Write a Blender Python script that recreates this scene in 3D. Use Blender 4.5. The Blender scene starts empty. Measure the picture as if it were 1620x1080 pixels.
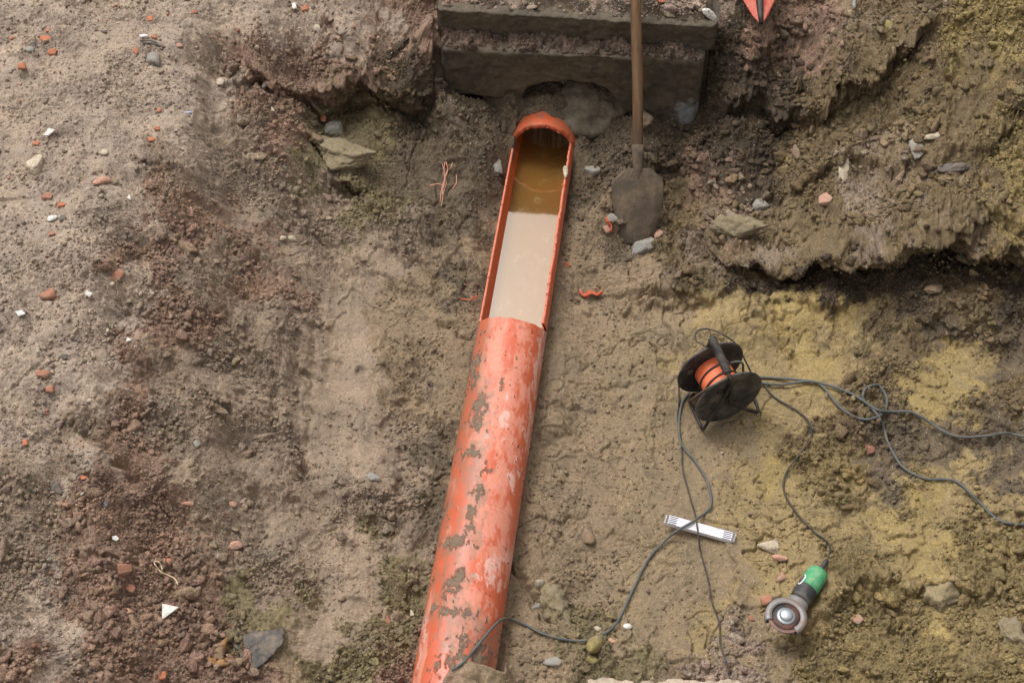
import bpy, math, random
import numpy as np
from mathutils import Vector, Matrix

# ------------------------------------------------------------------ camera, sky, sun, exposure
H, PITCH, F = 4.35, math.radians(52.0), 2390.0           # camera height (m), pitch, focal length in photo pixels
sc = bpy.context.scene
C = sc.collection
cam_d = bpy.data.cameras.new('camera'); cam = bpy.data.objects.new('camera', cam_d); C.objects.link(cam)
cam.location = (0, 0, H); cam.rotation_euler = (math.radians(90) - PITCH, 0, 0)
cam_d.sensor_width = 36; cam_d.lens = F/1620*36; cam_d.clip_end = 500; cam_d.clip_start = .05
sc.camera = cam
w = bpy.data.worlds.new('World'); sc.world = w; w.use_nodes = True
nt = w.node_tree; nt.nodes.clear()
sky = nt.nodes.new('ShaderNodeTexSky'); sky.sky_type = 'NISHITA'; sky.sun_disc = False
SUN_EL, SUN_AZ = math.radians(62), math.radians(-42)      # azimuth from +Y towards +X: from the far left
sky.sun_elevation = SUN_EL; sky.sun_rotation = SUN_AZ; sky.dust_density = 6; sky.air_density = 1.0; sky.ozone_density = .6
hs = nt.nodes.new('ShaderNodeHueSaturation'); hs.inputs['Saturation'].default_value = .08
bg = nt.nodes.new('ShaderNodeBackground'); bg.inputs[1].default_value = .15
wo = nt.nodes.new('ShaderNodeOutputWorld')
nt.links.new(sky.outputs[0], hs.inputs['Color']); nt.links.new(hs.outputs[0], bg.inputs[0]); nt.links.new(bg.outputs[0], wo.inputs[0])
sl = bpy.data.lights.new('sun', 'SUN'); sl.energy = 1.2; sl.angle = math.radians(22); sl.color = (1, .98, .955)
so = bpy.data.objects.new('sun', sl); C.objects.link(so)
sd = Vector((math.sin(SUN_AZ)*math.cos(SUN_EL), math.cos(SUN_AZ)*math.cos(SUN_EL), math.sin(SUN_EL)))
so.rotation_euler = sd.to_track_quat('Z', 'Y').to_euler(); so.location = sd*20
sc.view_settings.view_transform = 'Standard'; sc.view_settings.look = 'None'
sc.view_settings.exposure = 0.34; sc.view_settings.gamma = 1

random.seed(7); RNG = np.random.default_rng(11)

# ------------------------------------------------------------------ pixel <-> world
SP, CP = math.sin(PITCH), math.cos(PITCH)
def ray(px, py):
    a, b = (px-810)/F, (540-py)/F
    return np.array([a, CP + b*SP, -SP + b*CP])
def unproj(px, py, z=0.0):
    d = ray(px, py); t = (z-H)/d[2]
    return np.array([d[0]*t, d[1]*t, z])
def proj(x, y, z):
    zc = y*CP - (z-H)*SP
    return 810 + F*x/zc, 540 - F*(y*SP + (z-H)*CP)/zc
def lerp(a, b, t): return a + (b-a)*t
def sstep(x): x = np.clip(x, 0, 1); return x*x*(3-2*x)

# ------------------------------------------------------------------ numpy noise
_ang = RNG.random(256)*2*np.pi; GX, GY = np.cos(_ang).astype(np.float32), np.sin(_ang).astype(np.float32)
def _hash(ix, iy, seed):
    n = ix.astype(np.uint32)*np.uint32(374761393) + iy.astype(np.uint32)*np.uint32(668265263) + np.uint32((seed*974711+12345) & 0xffffffff)
    n = (n ^ (n >> np.uint32(13)))*np.uint32(1274126177)
    return n ^ (n >> np.uint32(16))
def perlin(x, y, seed=0):
    ix, iy = np.floor(x).astype(np.int32), np.floor(y).astype(np.int32)
    fx, fy = (x-ix).astype(np.float32), (y-iy).astype(np.float32)
    u, v = fx*fx*fx*(fx*(fx*6-15)+10), fy*fy*fy*(fy*(fy*6-15)+10)
    def g(a, b):
        k = _hash(ix+a, iy+b, seed) & np.uint32(255)
        return GX[k]*(fx-a) + GY[k]*(fy-b)
    return (lerp(lerp(g(0,0), g(1,0), u), lerp(g(0,1), g(1,1), u), v)*1.5).astype(np.float32)
def fbm(x, y, o=4, seed=0, gain=.5):
    s, a = 0, 1.0
    for i in range(o):
        s = s + a*perlin(x, y, seed+i*17); x = x*2.03+3.1; y = y*2.03-1.7; a *= gain
    return s
def cellular(x, y, seed=0, jit=.9):
    ix, iy = np.floor(x).astype(np.int32), np.floor(y).astype(np.int32)
    f1 = np.full(x.shape, 9, np.float32); f2 = f1.copy(); cid = np.zeros(x.shape, np.float32)
    for a in (-1,0,1):
        for b in (-1,0,1):
            h = _hash(ix+a, iy+b, seed)
            cx = ix+a+.5+((h & np.uint32(1023))/1023.0-.5)*jit; cy = iy+b+.5+(((h >> np.uint32(10)) & np.uint32(1023))/1023.0-.5)*jit
            d = np.sqrt((x-cx)**2+(y-cy)**2).astype(np.float32)
            m = d < f1
            f2 = np.where(m, f1, np.minimum(f2, d)); f1 = np.where(m, d, f1)
            cid = np.where(m, ((h >> np.uint32(20)) & np.uint32(1023))/1023.0, cid).astype(np.float32)
    return f1, f2, cid

# ------------------------------------------------------------------ materials
def srgb(r, g, b, k=1.0):
    f = lambda c: ((c/255)/12.92 if c/255 <= .04045 else ((c/255+.055)/1.055)**2.4)*k
    return (f(r), f(g), f(b), 1)
class Mat:
    def __init__(s, name):
        s.m = bpy.data.materials.new(name); s.m.use_nodes = True; s.t = s.m.node_tree
        s.b = s.t.nodes['Principled BSDF']
        s.tc = s.t.nodes.new('ShaderNodeTexCoord')
    def n(s, typ, **k):
        o = s.t.nodes.new('ShaderNode'+typ)
        for a, v in k.items():
            if hasattr(o, a): setattr(o, a, v)
        return o
    def l(s, a, b): s.t.links.new(a, b)
    def noise(s, scale, detail=4, rough=.6, vec=None, dist=0):
        o = s.n('TexNoise'); o.inputs['Scale'].default_value = scale; o.inputs['Detail'].default_value = detail
        o.inputs['Roughness'].default_value = rough; o.inputs['Distortion'].default_value = dist
        s.l(vec or s.tc.outputs['Object'], o.inputs['Vector']); return o.outputs['Fac']
    def ramp(s, src, p0, p1, c0=(0,0,0,1), c1=(1,1,1,1)):
        o = s.n('ValToRGB'); e = o.color_ramp.elements
        e[0].position = p0; e[1].position = p1; e[0].color = c0; e[1].color = c1
        s.l(src, o.inputs[0]); return o.outputs[0]
    def mix(s, fac, a, b, mode='MIX'):
        o = s.n('MixRGB', blend_type=mode)
        for i, v in ((0, fac), (1, a), (2, b)):
            if hasattr(v, 'is_linked') or isinstance(v, bpy.types.NodeSocket): s.l(v, o.inputs[i])
            else: o.inputs[i].default_value = v
        return o.outputs[0]
    def math(s, op, a, b):
        o = s.n('Math', operation=op)
        for i, v in ((0, a), (1, b)):
            if isinstance(v, bpy.types.NodeSocket): s.l(v, o.inputs[i])
            else: o.inputs[i].default_value = v
        return o.outputs[0]
    def bump(s, h, strength=.5, dist=.004):
        o = s.n('Bump'); o.inputs['Strength'].default_value = strength; o.inputs['Distance'].default_value = dist
        s.l(h, o.inputs['Height']); s.l(o.outputs[0], s.b.inputs['Normal'])
    def col(s, c):
        if isinstance(c, bpy.types.NodeSocket): s.l(c, s.b.inputs['Base Color'])
        else: s.b.inputs['Base Color'].default_value = c
    def rough(s, r, spec=.5):
        if isinstance(r, bpy.types.NodeSocket): s.l(r, s.b.inputs['Roughness'])
        else: s.b.inputs['Roughness'].default_value = r
        s.b.inputs['Specular IOR Level'].default_value = spec

def soil_material(name, bump=.55):
    M = Mat(name)
    at = M.n('Attribute'); at.attribute_name = 'Col'
    n1 = M.noise(9, 5, .65); n2 = M.noise(60, 6, .75); n3 = M.noise(240, 4, .75)
    al = M.math('ADD', M.math('MULTIPLY', at.outputs['Alpha'], .6), .45)
    c = M.mix(1, at.outputs['Color'], M.ramp(n1, .25, .75, (.74,.74,.76,1), (1.22,1.2,1.14,1)), 'MULTIPLY')
    c = M.mix(al, c, M.ramp(n2, .3, .7, (.56,.55,.55,1), (1.40,1.39,1.37,1)), 'MULTIPLY')
    c = M.mix(al, c, M.ramp(n3, .32, .68, (.50,.49,.48,1), (1.5,1.5,1.5,1)), 'MULTIPLY')
    # pale and reddish grit grains
    v = M.n('TexVoronoi'); v.inputs['Scale'].default_value = 210; M.l(M.tc.outputs['Object'], v.inputs['Vector'])
    sep = M.n('SeparateColor'); M.l(v.outputs['Color'], sep.inputs[0])
    g1 = M.ramp(sep.outputs[0], .955, .965); core = M.ramp(v.outputs['Distance'], .25, .4, (1,1,1,1), (0,0,0,1))
    c = M.mix(M.math('MULTIPLY', g1, core), c, srgb(190,172,155))
    g2 = M.ramp(sep.outputs[1], .965, .975)
    c = M.mix(M.math('MULTIPLY', g2, core), c, srgb(150,84,62))
    g3 = M.ramp(sep.outputs[2], .95, .96)
    c = M.mix(M.math('MULTIPLY', g3, core), c, srgb(62,54,50))
    M.col(c)
    M.rough(M.ramp(n1, .3, .7, (.62,.62,.62,1), (.95,.95,.95,1)), .35)
    hh = M.math('ADD', M.math('MULTIPLY', n2, 1.0), M.math('MULTIPLY', n3, .55))
    hh = M.math('ADD', hh, M.math('MULTIPLY', core, .12))
    M.bump(M.math('MULTIPLY', hh, al), bump, .018)
    return M.m
def stone_material(name, col, var=.25, rough=.85, scale=60, dirt=(.21,.165,.12,1)):
    M = Mat(name); n1 = M.noise(scale, 5, .7); n2 = M.noise(scale*6, 3, .7)
    oi = M.n('ObjectInfo')
    c = M.mix(1, col, M.ramp(n1, .3, .7, (1-var,)*3+(1,), (1+var,)*3+(1,)), 'MULTIPLY')
    c = M.mix(1, c, M.ramp(n2, .3, .7, (.75,.75,.75,1), (1.22,1.22,1.22,1)), 'MULTIPLY')
    c = M.mix(1, c, M.ramp(oi.outputs['Random'], 0, 1, (.85,.86,.88,1), (1.12,1.1,1.06,1)), 'MULTIPLY')
    if dirt: c = M.mix(M.math('MULTIPLY', M.ramp(M.noise(scale*.6, 6, .75), .46, .62), .8), c, dirt)
    M.col(c); M.rough(rough, .4); M.bump(n1, .5, .008)
    return M.m

SOIL = soil_material('soil')
CLOD = soil_material('soil_clod', .5)
MUD = srgb(112, 96, 78)
def pvc_material(name):
    M = Mat(name); v = M.tc.outputs['Object']
    at = M.n('Attribute'); at.attribute_name = 'Col'; sp = M.n('SeparateColor'); M.l(at.outputs['Color'], sp.inputs[0])
    fl = M.n('Attribute'); fl.attribute_name = 'Film'
    n5 = M.noise(5, 5, .6); n40 = M.noise(45, 6, .75); n150 = M.noise(170, 4, .75)
    c = M.mix(M.ramp(n5, .35, .7), srgb(194,96,66), srgb(182,84,54))
    c = M.mix(M.math('MULTIPLY', sp.outputs[1], M.ramp(n40, .2, .6, (.35,.35,.35,1), (.85,.85,.85,1))), c, srgb(208, 140, 118))
    c = M.mix(M.math('MULTIPLY', sp.outputs[2], M.ramp(n40, .3, .55, (.3,.3,.3,1), (.8,.8,.8,1))), c, srgb(216, 178, 166))
    mp2 = M.n('Mapping'); M.l(v, mp2.inputs['Vector']); mp2.inputs['Scale'].default_value = (5, 5, 210)
    scr = M.ramp(M.noise(1.5, 5, .75, mp2.outputs[0]), .54, .66)
    c = M.mix(M.math('MULTIPLY', scr, .35), c, srgb(140, 92, 74))
    c = M.mix(M.math('MULTIPLY', M.ramp(n150, .55, .72), .35), c, srgb(126, 98, 80))
    c = M.mix(M.math('MULTIPLY', fl.outputs['Fac'], M.ramp(n40, .3, .62, (.35,.35,.35,1), (.95,.95,.95,1))), c, srgb(122, 104, 86))
    mc = M.mix(n150, srgb(92, 80, 65), srgb(142, 124, 103))
    mm = M.math('MAXIMUM', M.ramp(M.math('ADD', sp.outputs[0], M.math('ADD', M.math('MULTIPLY', M.math('SUBTRACT', n150, .5), 1.4), M.math('MULTIPLY', M.math('SUBTRACT', n40, .5), 1.0))), .30, .85), M.ramp(M.noise(70, 4, .75), .66, .74))
    c = M.mix(M.math('MULTIPLY', mm, M.ramp(n40, .25, .55, (.72,.72,.72,1), (.97,.97,.97,1))), c, mc)
    M.col(c)
    M.rough(M.ramp(M.math('MAXIMUM', mm, M.math('MULTIPLY', sp.outputs[1], .5)), 0, 1, (.36,.36,.36,1), (.95,.95,.95,1)), .45)
    M.bump(M.math('ADD', M.math('MULTIPLY', mm, M.math('ADD', .6, n150)), M.math('MULTIPLY', n40, .08)), .8, .006)
    return M.m
PVC = pvc_material('orange_pvc')
def simple(name, col, rough=.5, metal=0, dirt=.4, dcol=None, scale=45, spec=.5):
    M = Mat(name); n = M.noise(scale, 6, .7)
    c = M.mix(M.math('MULTIPLY', M.ramp(n, .45, .7), dirt), col, dcol or srgb(138, 120, 95))
    M.col(c); M.rough(M.ramp(n, .3, .75, (rough,)*3+(1,), (min(1, rough+.35),)*3+(1,)), spec)
    M.b.inputs['Metallic'].default_value = metal; M.bump(n, .15, .003); return M.m
PVC_IN = simple('pipe_inside', srgb(190, 92, 44), .32, 0, .25, srgb(150, 100, 50), 18)
PVC_OUT = simple('pipe_outside', srgb(192, 88, 54), .5, 0, .6, srgb(206, 146, 126), 40)
PVC_CUT = simple('pipe_cut_edge', srgb(206, 112, 86), .7, 0, .5, srgb(214, 160, 142), 60)
BLACK = simple('black_plastic', srgb(42, 41, 43), .5, 0, .9, srgb(112, 103, 90), 14)
BLACK_ST = simple('black_steel', srgb(34, 33, 34), .4, .3, .5, srgb(104, 92, 76), 40)
STEEL = simple('worn_steel', srgb(118, 112, 104), .45, .6, .5, srgb(120, 98, 74), 50)
ORANGE = simple('orange_plastic', srgb(232, 112, 70), .45, 0, .35, srgb(200, 140, 110), 35)
GREEN = simple('green_plastic', srgb(56,140,92), .55, 0, .95, srgb(128,160,122), 40)
SILVER = simple('bright_metal', srgb(175, 180, 184), .28, .8, .4, srgb(140, 120, 105), 70)
GUARD = simple('dusty_guard', srgb(132, 130, 128), .45, .4, 1.0, srgb(142, 112, 98), 40)
DISC = simple('disc_grit', srgb(112, 92, 84), .7, .1, .6, srgb(170, 120, 105), 80)
RED = simple('red_paint', srgb(180, 74, 58), .55, 0, .9, srgb(186, 120, 100), 30)
CABLE = simple('grey_cable', srgb(74, 78, 78), .55, 0, .55, srgb(128, 116, 92), 25)
CABLE_D = simple('black_cable', srgb(44, 42, 42), .55, 0, .55, srgb(112, 98, 78), 30)
BLADE = simple('muddy_steel', srgb(80,70,60), .85, 0, 1.0, srgb(122,105,86), 12, .2)
RULE = simple('white_rule', srgb(226, 224, 228), .5, 0, .35, srgb(170, 160, 150), 60)
INK = simple('ink', srgb(58, 58, 72), .6, 0, .2)
FIBRE = simple('fibre', srgb(214, 150, 128), .8, 0, .3)
STRING = simple('string', srgb(205, 180, 148), .8, 0, .3)
SHAVE = simple('pvc_shaving', srgb(192, 84, 54), .75, 0, .7)
MW = Mat('shovel_wood')
mp = MW.n('Mapping'); MW.l(MW.tc.outputs['Object'], mp.inputs['Vector']); mp.inputs['Scale'].default_value = (40, 40, 3)
gr = MW.noise(1.6, 7, .75, mp.outputs[0], .6)
c_ = MW.mix(MW.ramp(gr, .35, .68), srgb(128, 95, 60), srgb(66, 45, 28)); c_ = MW.mix(MW.ramp(MW.noise(6, 5, .7), .5, .75), c_, srgb(96, 80, 62))
sw = MW.n('SeparateXYZ'); MW.l(MW.tc.outputs['Object'], sw.inputs[0]); wetz = MW.math('ADD', sw.outputs[2], MW.math('MULTIPLY', MW.noise(9, 4), .25))
c_ = MW.mix(MW.ramp(wetz, .45, .80, (.8,.8,.8,1), (0,0,0,1)), c_, srgb(66,50,36))
MW.col(c_); MW.rough(.65, .4); MW.bump(gr, .4, .004); WOOD = MW.m

# ------------------------------------------------------------------ object helpers
def fast_mesh(name, V, Fc, col=None, smooth=True):
    V = np.ascontiguousarray(V, np.float32); Fc = np.ascontiguousarray(Fc, np.int32); k = Fc.shape[1]
    me = bpy.data.meshes.new(name); me.vertices.add(len(V)); me.vertices.foreach_set('co', V.ravel())
    me.loops.add(Fc.size); me.loops.foreach_set('vertex_index', Fc.ravel())
    me.polygons.add(len(Fc)); me.polygons.foreach_set('loop_start', np.arange(0, Fc.size, k, dtype=np.int32))
    if smooth: me.polygons.foreach_set('use_smooth', np.ones(len(Fc), bool))
    if col is not None:
        a = me.color_attributes.new('Col', 'FLOAT_COLOR', 'POINT')
        a.data.foreach_set('color', np.ascontiguousarray(col if col.shape[1] == 4 else np.c_[col, np.ones(len(col))], np.float32).ravel())
    me.update(calc_edges=True); return me
def link(name, me, mat, parent=None, smooth=True):
    o = bpy.data.objects.new(name, me); C.objects.link(o)
    for m in (mat if isinstance(mat, (list, tuple)) else [mat]): me.materials.append(m)
    if parent: o.parent = parent
    return o
def tag(o, label=None, cat=None, group=None, kind=None):
    if label: o['label'] = label
    if cat: o['category'] = cat
    if group: o['group'] = group
    if kind: o['kind'] = kind
    return o
def empty(name, loc=(0,0,0), rot=None):
    o = bpy.data.objects.new(name, None); o.empty_display_size = .05; C.objects.link(o); o.location = loc
    if rot is not None: o.rotation_euler = rot
    return o
def pymesh(name, V, Fc, smooth=False):
    me = bpy.data.meshes.new(name); me.from_pydata([tuple(map(float, v)) for v in V], [], [tuple(f) for f in Fc]); me.update()
    if smooth:
        for p in me.polygons: p.use_smooth = True
    return me
def catmull(P, n=10):
    P = np.array(P, float); Q = np.vstack([2*P[0]-P[1], P, 2*P[-1]-P[-2]]); out = []
    for i in range(1, len(Q)-2):
        for t in np.linspace(0, 1, n, endpoint=False):
            a, b, c, d = Q[i-1], Q[i], Q[i+1], Q[i+2]
            out.append(.5*((2*b)+(c-a)*t+(2*a-5*b+4*c-d)*t*t+(3*b-a-3*c+d)*t**3))
    out.append(P[-1]); return np.array(out)
def tube(P, r, n=10, caps=True, flat=1.0):
    P = np.array(P, float); m = len(P); R = np.full(m, r) if np.isscalar(r) else np.array(r, float)
    T = np.gradient(P, axis=0); T /= np.linalg.norm(T, axis=1)[:, None]+1e-9
    up = np.array([0,0,1.]) if abs(T[0][2]) < .9 else np.array([1.,0,0]); N = []
    nn = np.cross(T[0], up); nn /= np.linalg.norm(nn)
    for t in T:
        nn = nn-t*np.dot(nn, t); nn /= np.linalg.norm(nn)+1e-9; N.append(nn.copy())
    N = np.array(N); B = np.cross(T, N)
    a = np.linspace(0, 2*np.pi, n, endpoint=False)
    V = P[:,None]+R[:,None,None]*(np.cos(a)[None,:,None]*N[:,None]+flat*np.sin(a)[None,:,None]*B[:,None])
    V = V.reshape(-1,3); Fc = [(i*n+j, i*n+(j+1)%n, (i+1)*n+(j+1)%n, (i+1)*n+j) for i in range(m-1) for j in range(n)]
    if caps: Fc += [tuple(range(n))[::-1], tuple(range((m-1)*n, m*n))]
    return V, Fc
def join(parts):
    V, Fc, o = [], [], 0
    for v, f in parts:
        V.append(np.array(v, float)); Fc += [tuple(i+o for i in q) for q in f]; o += len(v)
    return np.vstack(V), Fc
def lathe(prof, n=40, axis='z'):
    m = len(prof); V = []
    for r, z in prof:
        for k in range(n):
            a = 2*math.pi*k/n; V.append((r*math.cos(a), r*math.sin(a), z))
    Fc = [(i*n+j, i*n+(j+1)%n, (i+1)*n+(j+1)%n, (i+1)*n+j) for i in range(m-1) for j in range(n)]
    Fc += [tuple(range(n))[::-1], tuple(range((m-1)*n, m*n))]
    return np.array(V), Fc
def boxm(x0,x1,y0,y1,z0,z1):
    V = [(x,y,z) for z in (z0,z1) for y in (y0,y1) for x in (x0,x1)]
    return np.array(V, float), [(0,2,3,1),(4,5,7,6),(0,1,5,4),(2,6,7,3),(0,4,6,2),(1,3,7,5)]
def bevel(o, wdt, seg=2):
    b = o.modifiers.new('bevel', 'BEVEL'); b.width = wdt; b.segments = seg; b.limit_method = 'ANGLE'; return o

# ------------------------------------------------------------------ the terrain: one height field with overhanging lips
XS = [0,135,270,405,540,675,810,945,1080,1215,1350,1485,1620]
ROWS = {  # height in cm at photo positions
 -60: [60,60,60,60,60,60,60,60,60,60,64,70,78],
 0:   [60,60,60,60,60,60,60,60,60,60,62,66,72],
 60:  [60,60,60,59,57,50,48,48,48,50,54,60,66],
 120: [60,60,60,46,34,30,None,None,None,30,44,52,58],
 180: [60,60,58,42,27,20,20,19,14,22,38,46,50],
 240: [60,60,55,38,19,9,4,3,6,17,32,39,43],
 330: [60,59,50,33,15,7,4,2,3,15,28,33,37],
 400: [60,57,46,31,14,6,4,1,2,16,25,27,30],
 480: [59,55,42,28,13,5,4,0,1,2,4,4,6],
 600: [58,52,37,25,12,5,4,0,0,0,1,3,4],
 720: [56,48,33,22,11,5,4,0,0,0,0,2,3],
 840: [54,45,30,20,10,4,3,1,0,0,0,3,6],
 960: [52,42,28,18,8,4,3,1,1,2,6,10,13],
 1080:[50,40,26,17,9,7,7,6,5,5,10,15,19],
 1180:[50,42,32,26,22,20,20,20,18,16,18,22,26]}
pts = []
for yy, row in ROWS.items():
    for xx, hv in zip(XS, row):
        if hv is not None: pts.append((*unproj(xx, yy, hv/100)[:2], hv/100, 1.0))
for px, py, z in [(222,520,.47),(262,520,.39),(222,620,.46),(262,620,.37),(218,700,.45),(262,700,.36),
                  (720,150,.30),(770,160,.27),(820,160,.25),(865,150,.24),(905,150,.23),(950,175,.2),(1000,190,.17),(1060,206,.13),(1110,212,.13),
                  (845,185,.235),(870,195,.21),(815,205,.13),(920,205,.13),(905,180,.21),(800,230,.06),(925,240,.05),
                  (1150,390,.2),(1150,440,.03),(1250,470,.03),(1180,230,.2),(470,380,.22),(620,480,.07),(600,300,.15),
                  (1260,1000,.02),(1320,960,.07),(1400,930,.09),(640,200,.14),(650,120,.34),(600,100,.40),(1160,160,.24),(1160,100,.45),
                  (1204,20,.55),(480,104,.36),(540,102,.34),(620,92,.36),(420,116,.40),(390,130,.42),(560,130,.30),
                  (1250,395,.27),(1350,408,.27),(1450,410,.28),(1550,415,.29),(1250,475,.02),(1350,480,.02),(1450,480,.02),(1550,485,.03),(1650,490,.03),(1650,420,.30),(672,105,.46),(684,140,.36),(780,195,.20),(945,200,.18),(955,300,.10),(950,335,.06),(985,368,.03),(1200,440,.02),(1200,360,.26),(1040,330,.03),(960,330,.03),(1010,400,.02)]:
    pts.append((*unproj(px, py, z)[:2], z, 1.6))
pts = np.array(pts)
FX0, FX1, FY0, FY1, ST = -2.75, 2.75, 1.35, 5.45, .0034
nxf, nyf = int((FX1-FX0)/ST)+1, int((FY1-FY0)/ST)+1
xf = np.linspace(FX0, FX1, nxf); yf = np.linspace(FY0, FY1, nyf)
cx, cy = np.linspace(FX0, FX1, 184), np.linspace(FY0, FY1, 138)
GXc, GYc = np.meshgrid(cx, cy)
num = 0; den = 0
for x, y, z, wt in pts:
    ww = wt/((GXc-x)**2+(GYc-y)**2+.004)**1.8
    num = num+ww*z; den = den+ww
Zc = num/den
for _ in range(2):
    Zc[1:-1,1:-1] = (Zc[1:-1,1:-1]*2+Zc[:-2,1:-1]+Zc[2:,1:-1]+Zc[1:-1,:-2]+Zc[1:-1,2:])/6
def bil(A, x0, x1, y0, y1, x, y, sharp=0):
    ny, nx = A.shape[:2]
    u = np.clip((x-x0)/(x1-x0)*(nx-1), 0, nx-1.001); v = np.clip((y-y0)/(y1-y0)*(ny-1), 0, ny-1.001)
    i, j = u.astype(int), v.astype(int); fu, fv = u-i, v-j
    if sharp: fu, fv = sstep((fu-.5)*sharp*.8+.5), sstep((fv-.5)*sharp*.8+.5)
    if A.ndim == 3: fu, fv = fu[..., None], fv[..., None]
    return (A[j,i]*(1-fu)+A[j,i+1]*fu)*(1-fv)+(A[j+1,i]*(1-fu)+A[j+1,i+1]*fu)*fv
X, Y = np.meshgrid(xf, yf)
wx = X+.035*fbm(X*6, Y*6, 3, 5); wy = Y+.035*fbm(X*6+9, Y*6, 3, 6)
Z = bil(Zc, FX0, FX1, FY0, FY1, wx, wy)
YS = np.zeros_like(Z)                                     # sideways shift of vertices: makes real overhangs
def cliff(pl, z, reach, wdt, seed, over=.05, wav=.045):
    """turn the smooth slope across this line into a steep, overhanging face"""
    global Z, YS
    q = np.array([unproj(a, b, z)[:2] for a, b in pl]); q = q[np.argsort(q[:,0])]
    shift = wdt+over; e = np.interp(X, q[:,0], q[:,1])+wav*fbm(X*6, Y*1.5, 4, seed, .6)+shift-wdt/2
    t = sstep((X-q[0,0])/.22)*sstep((q[-1,0]-X)/.2); d = Y-e; S = sstep(d/wdt+.5)
    zh = bil(Zc, FX0, FX1, FY0, FY1, X, e+np.maximum(d, 0)+reach*np.exp(-np.maximum(d,0)/reach)); zl = bil(Zc, FX0, FX1, FY0, FY1, X, e-np.maximum(-d, 0)-reach*np.exp(-np.maximum(-d,0)/reach)-shift*np.exp(-np.maximum(-d,0)/.3))
    Z = Z*(1-t)+t*lerp(zl, zh, S)
    YS = YS-t*shift*S*np.exp(-np.maximum(d-wdt/2, 0)/.32)-t*.06*(1-S)*0
cliff([(1080,330),(1140,392),(1230,394),(1320,406),(1400,418),(1480,404),(1560,414),(1640,414),(1900,425)], .26, .11, .17, 3, .11)
cliff([(330,110),(372,92),(430,86),(500,76),(560,70),(640,66),(700,63)], .58, .10, .09, 4, .045, .02)
cliff([(560,175),(600,168),(640,172),(690,176),(720,182)], .27, .07, .05, 6, .03, .02)
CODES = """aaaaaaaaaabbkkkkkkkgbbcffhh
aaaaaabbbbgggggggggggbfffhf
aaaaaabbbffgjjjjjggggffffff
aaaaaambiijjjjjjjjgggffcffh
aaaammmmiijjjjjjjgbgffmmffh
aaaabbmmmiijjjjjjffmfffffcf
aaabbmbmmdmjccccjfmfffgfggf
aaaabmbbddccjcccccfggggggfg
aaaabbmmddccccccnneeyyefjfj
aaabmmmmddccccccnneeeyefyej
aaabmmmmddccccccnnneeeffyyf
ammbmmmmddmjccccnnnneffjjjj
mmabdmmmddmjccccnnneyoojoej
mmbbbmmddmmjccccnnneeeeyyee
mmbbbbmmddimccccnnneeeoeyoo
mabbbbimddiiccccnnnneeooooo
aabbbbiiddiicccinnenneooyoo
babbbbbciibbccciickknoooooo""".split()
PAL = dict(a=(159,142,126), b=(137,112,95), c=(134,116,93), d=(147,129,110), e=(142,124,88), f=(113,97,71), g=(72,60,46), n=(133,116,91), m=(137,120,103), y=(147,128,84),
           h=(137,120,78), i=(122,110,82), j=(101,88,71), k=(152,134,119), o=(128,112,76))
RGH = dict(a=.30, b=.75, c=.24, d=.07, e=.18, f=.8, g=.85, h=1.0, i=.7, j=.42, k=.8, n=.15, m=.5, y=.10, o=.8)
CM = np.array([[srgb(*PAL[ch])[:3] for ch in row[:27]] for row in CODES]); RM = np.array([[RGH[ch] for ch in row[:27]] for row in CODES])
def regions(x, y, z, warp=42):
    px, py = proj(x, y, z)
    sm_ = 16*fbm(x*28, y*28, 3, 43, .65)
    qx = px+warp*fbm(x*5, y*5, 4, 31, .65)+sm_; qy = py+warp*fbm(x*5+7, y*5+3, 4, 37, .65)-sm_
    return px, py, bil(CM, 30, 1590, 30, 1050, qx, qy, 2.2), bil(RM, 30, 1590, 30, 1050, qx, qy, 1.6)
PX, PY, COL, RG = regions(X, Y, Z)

def ledge(pl, z, A, B, L, shift, wdt=.03, seed=1):
    global Z, YS
    q = np.array([unproj(a, b, z)[:2] for a, b in pl]); q = q[np.argsort(q[:,0])]
    e = np.interp(X, q[:,0], q[:,1])+.05*fbm(X*7, Y*2, 4, seed, .6)
    t = sstep((X-q[0,0])/.12)*sstep((q[-1,0]-X)/.12)*np.clip(.8+.5*fbm(X*4, Y*0, 2, seed+3), .3, 1.2)
    d = Y-e; S = sstep(d/wdt+.5)
    Z = Z+t*(A*S*np.exp(-np.maximum(d,0)/L)-B*(1-S)*np.exp(-np.maximum(-d,0)/L))
    YS = YS-t*shift*S*np.exp(-np.maximum(d-.01,0)/(L*.55))
ledge([(1120,60),(1180,80),(1240,90),(1330,105),(1420,70),(1480,60)], .52, .05, .08, .12, .07, .04, 5)
ledge([(345,95),(400,82),(480,68),(560,62),(640,60),(700,60)], .58, .02, .07, .12, .05, .03, 7)
ledge([(960,500),(1040,484),(1120,478),(1200,482),(1300,505),(1360,515)], .02, .008, .02, .12, .01, .03, 11)
ledge([(500,285),(540,292),(600,290)], .18, .04, .06, .08, .06, .03, 13)
ledge([(1250,290),(1330,290),(1420,300),(1520,285),(1640,290)], .36, .025, .03, .1, .03, .05, 15)
ledge([(1240,1010),(1290,960),(1350,935),(1430,930),(1560,960),(1700,1000)], .06, .03, .03, .12, .02, .05, 17)
ledge([(460,222),(500,212),(540,214)], .3, .03, .10, .06, .05, .03, 19)
ledge([(1180,180),(1260,190),(1350,185),(1500,200),(1640,170)], .44, .03, .03, .1, .04, .05, 21)
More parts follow.
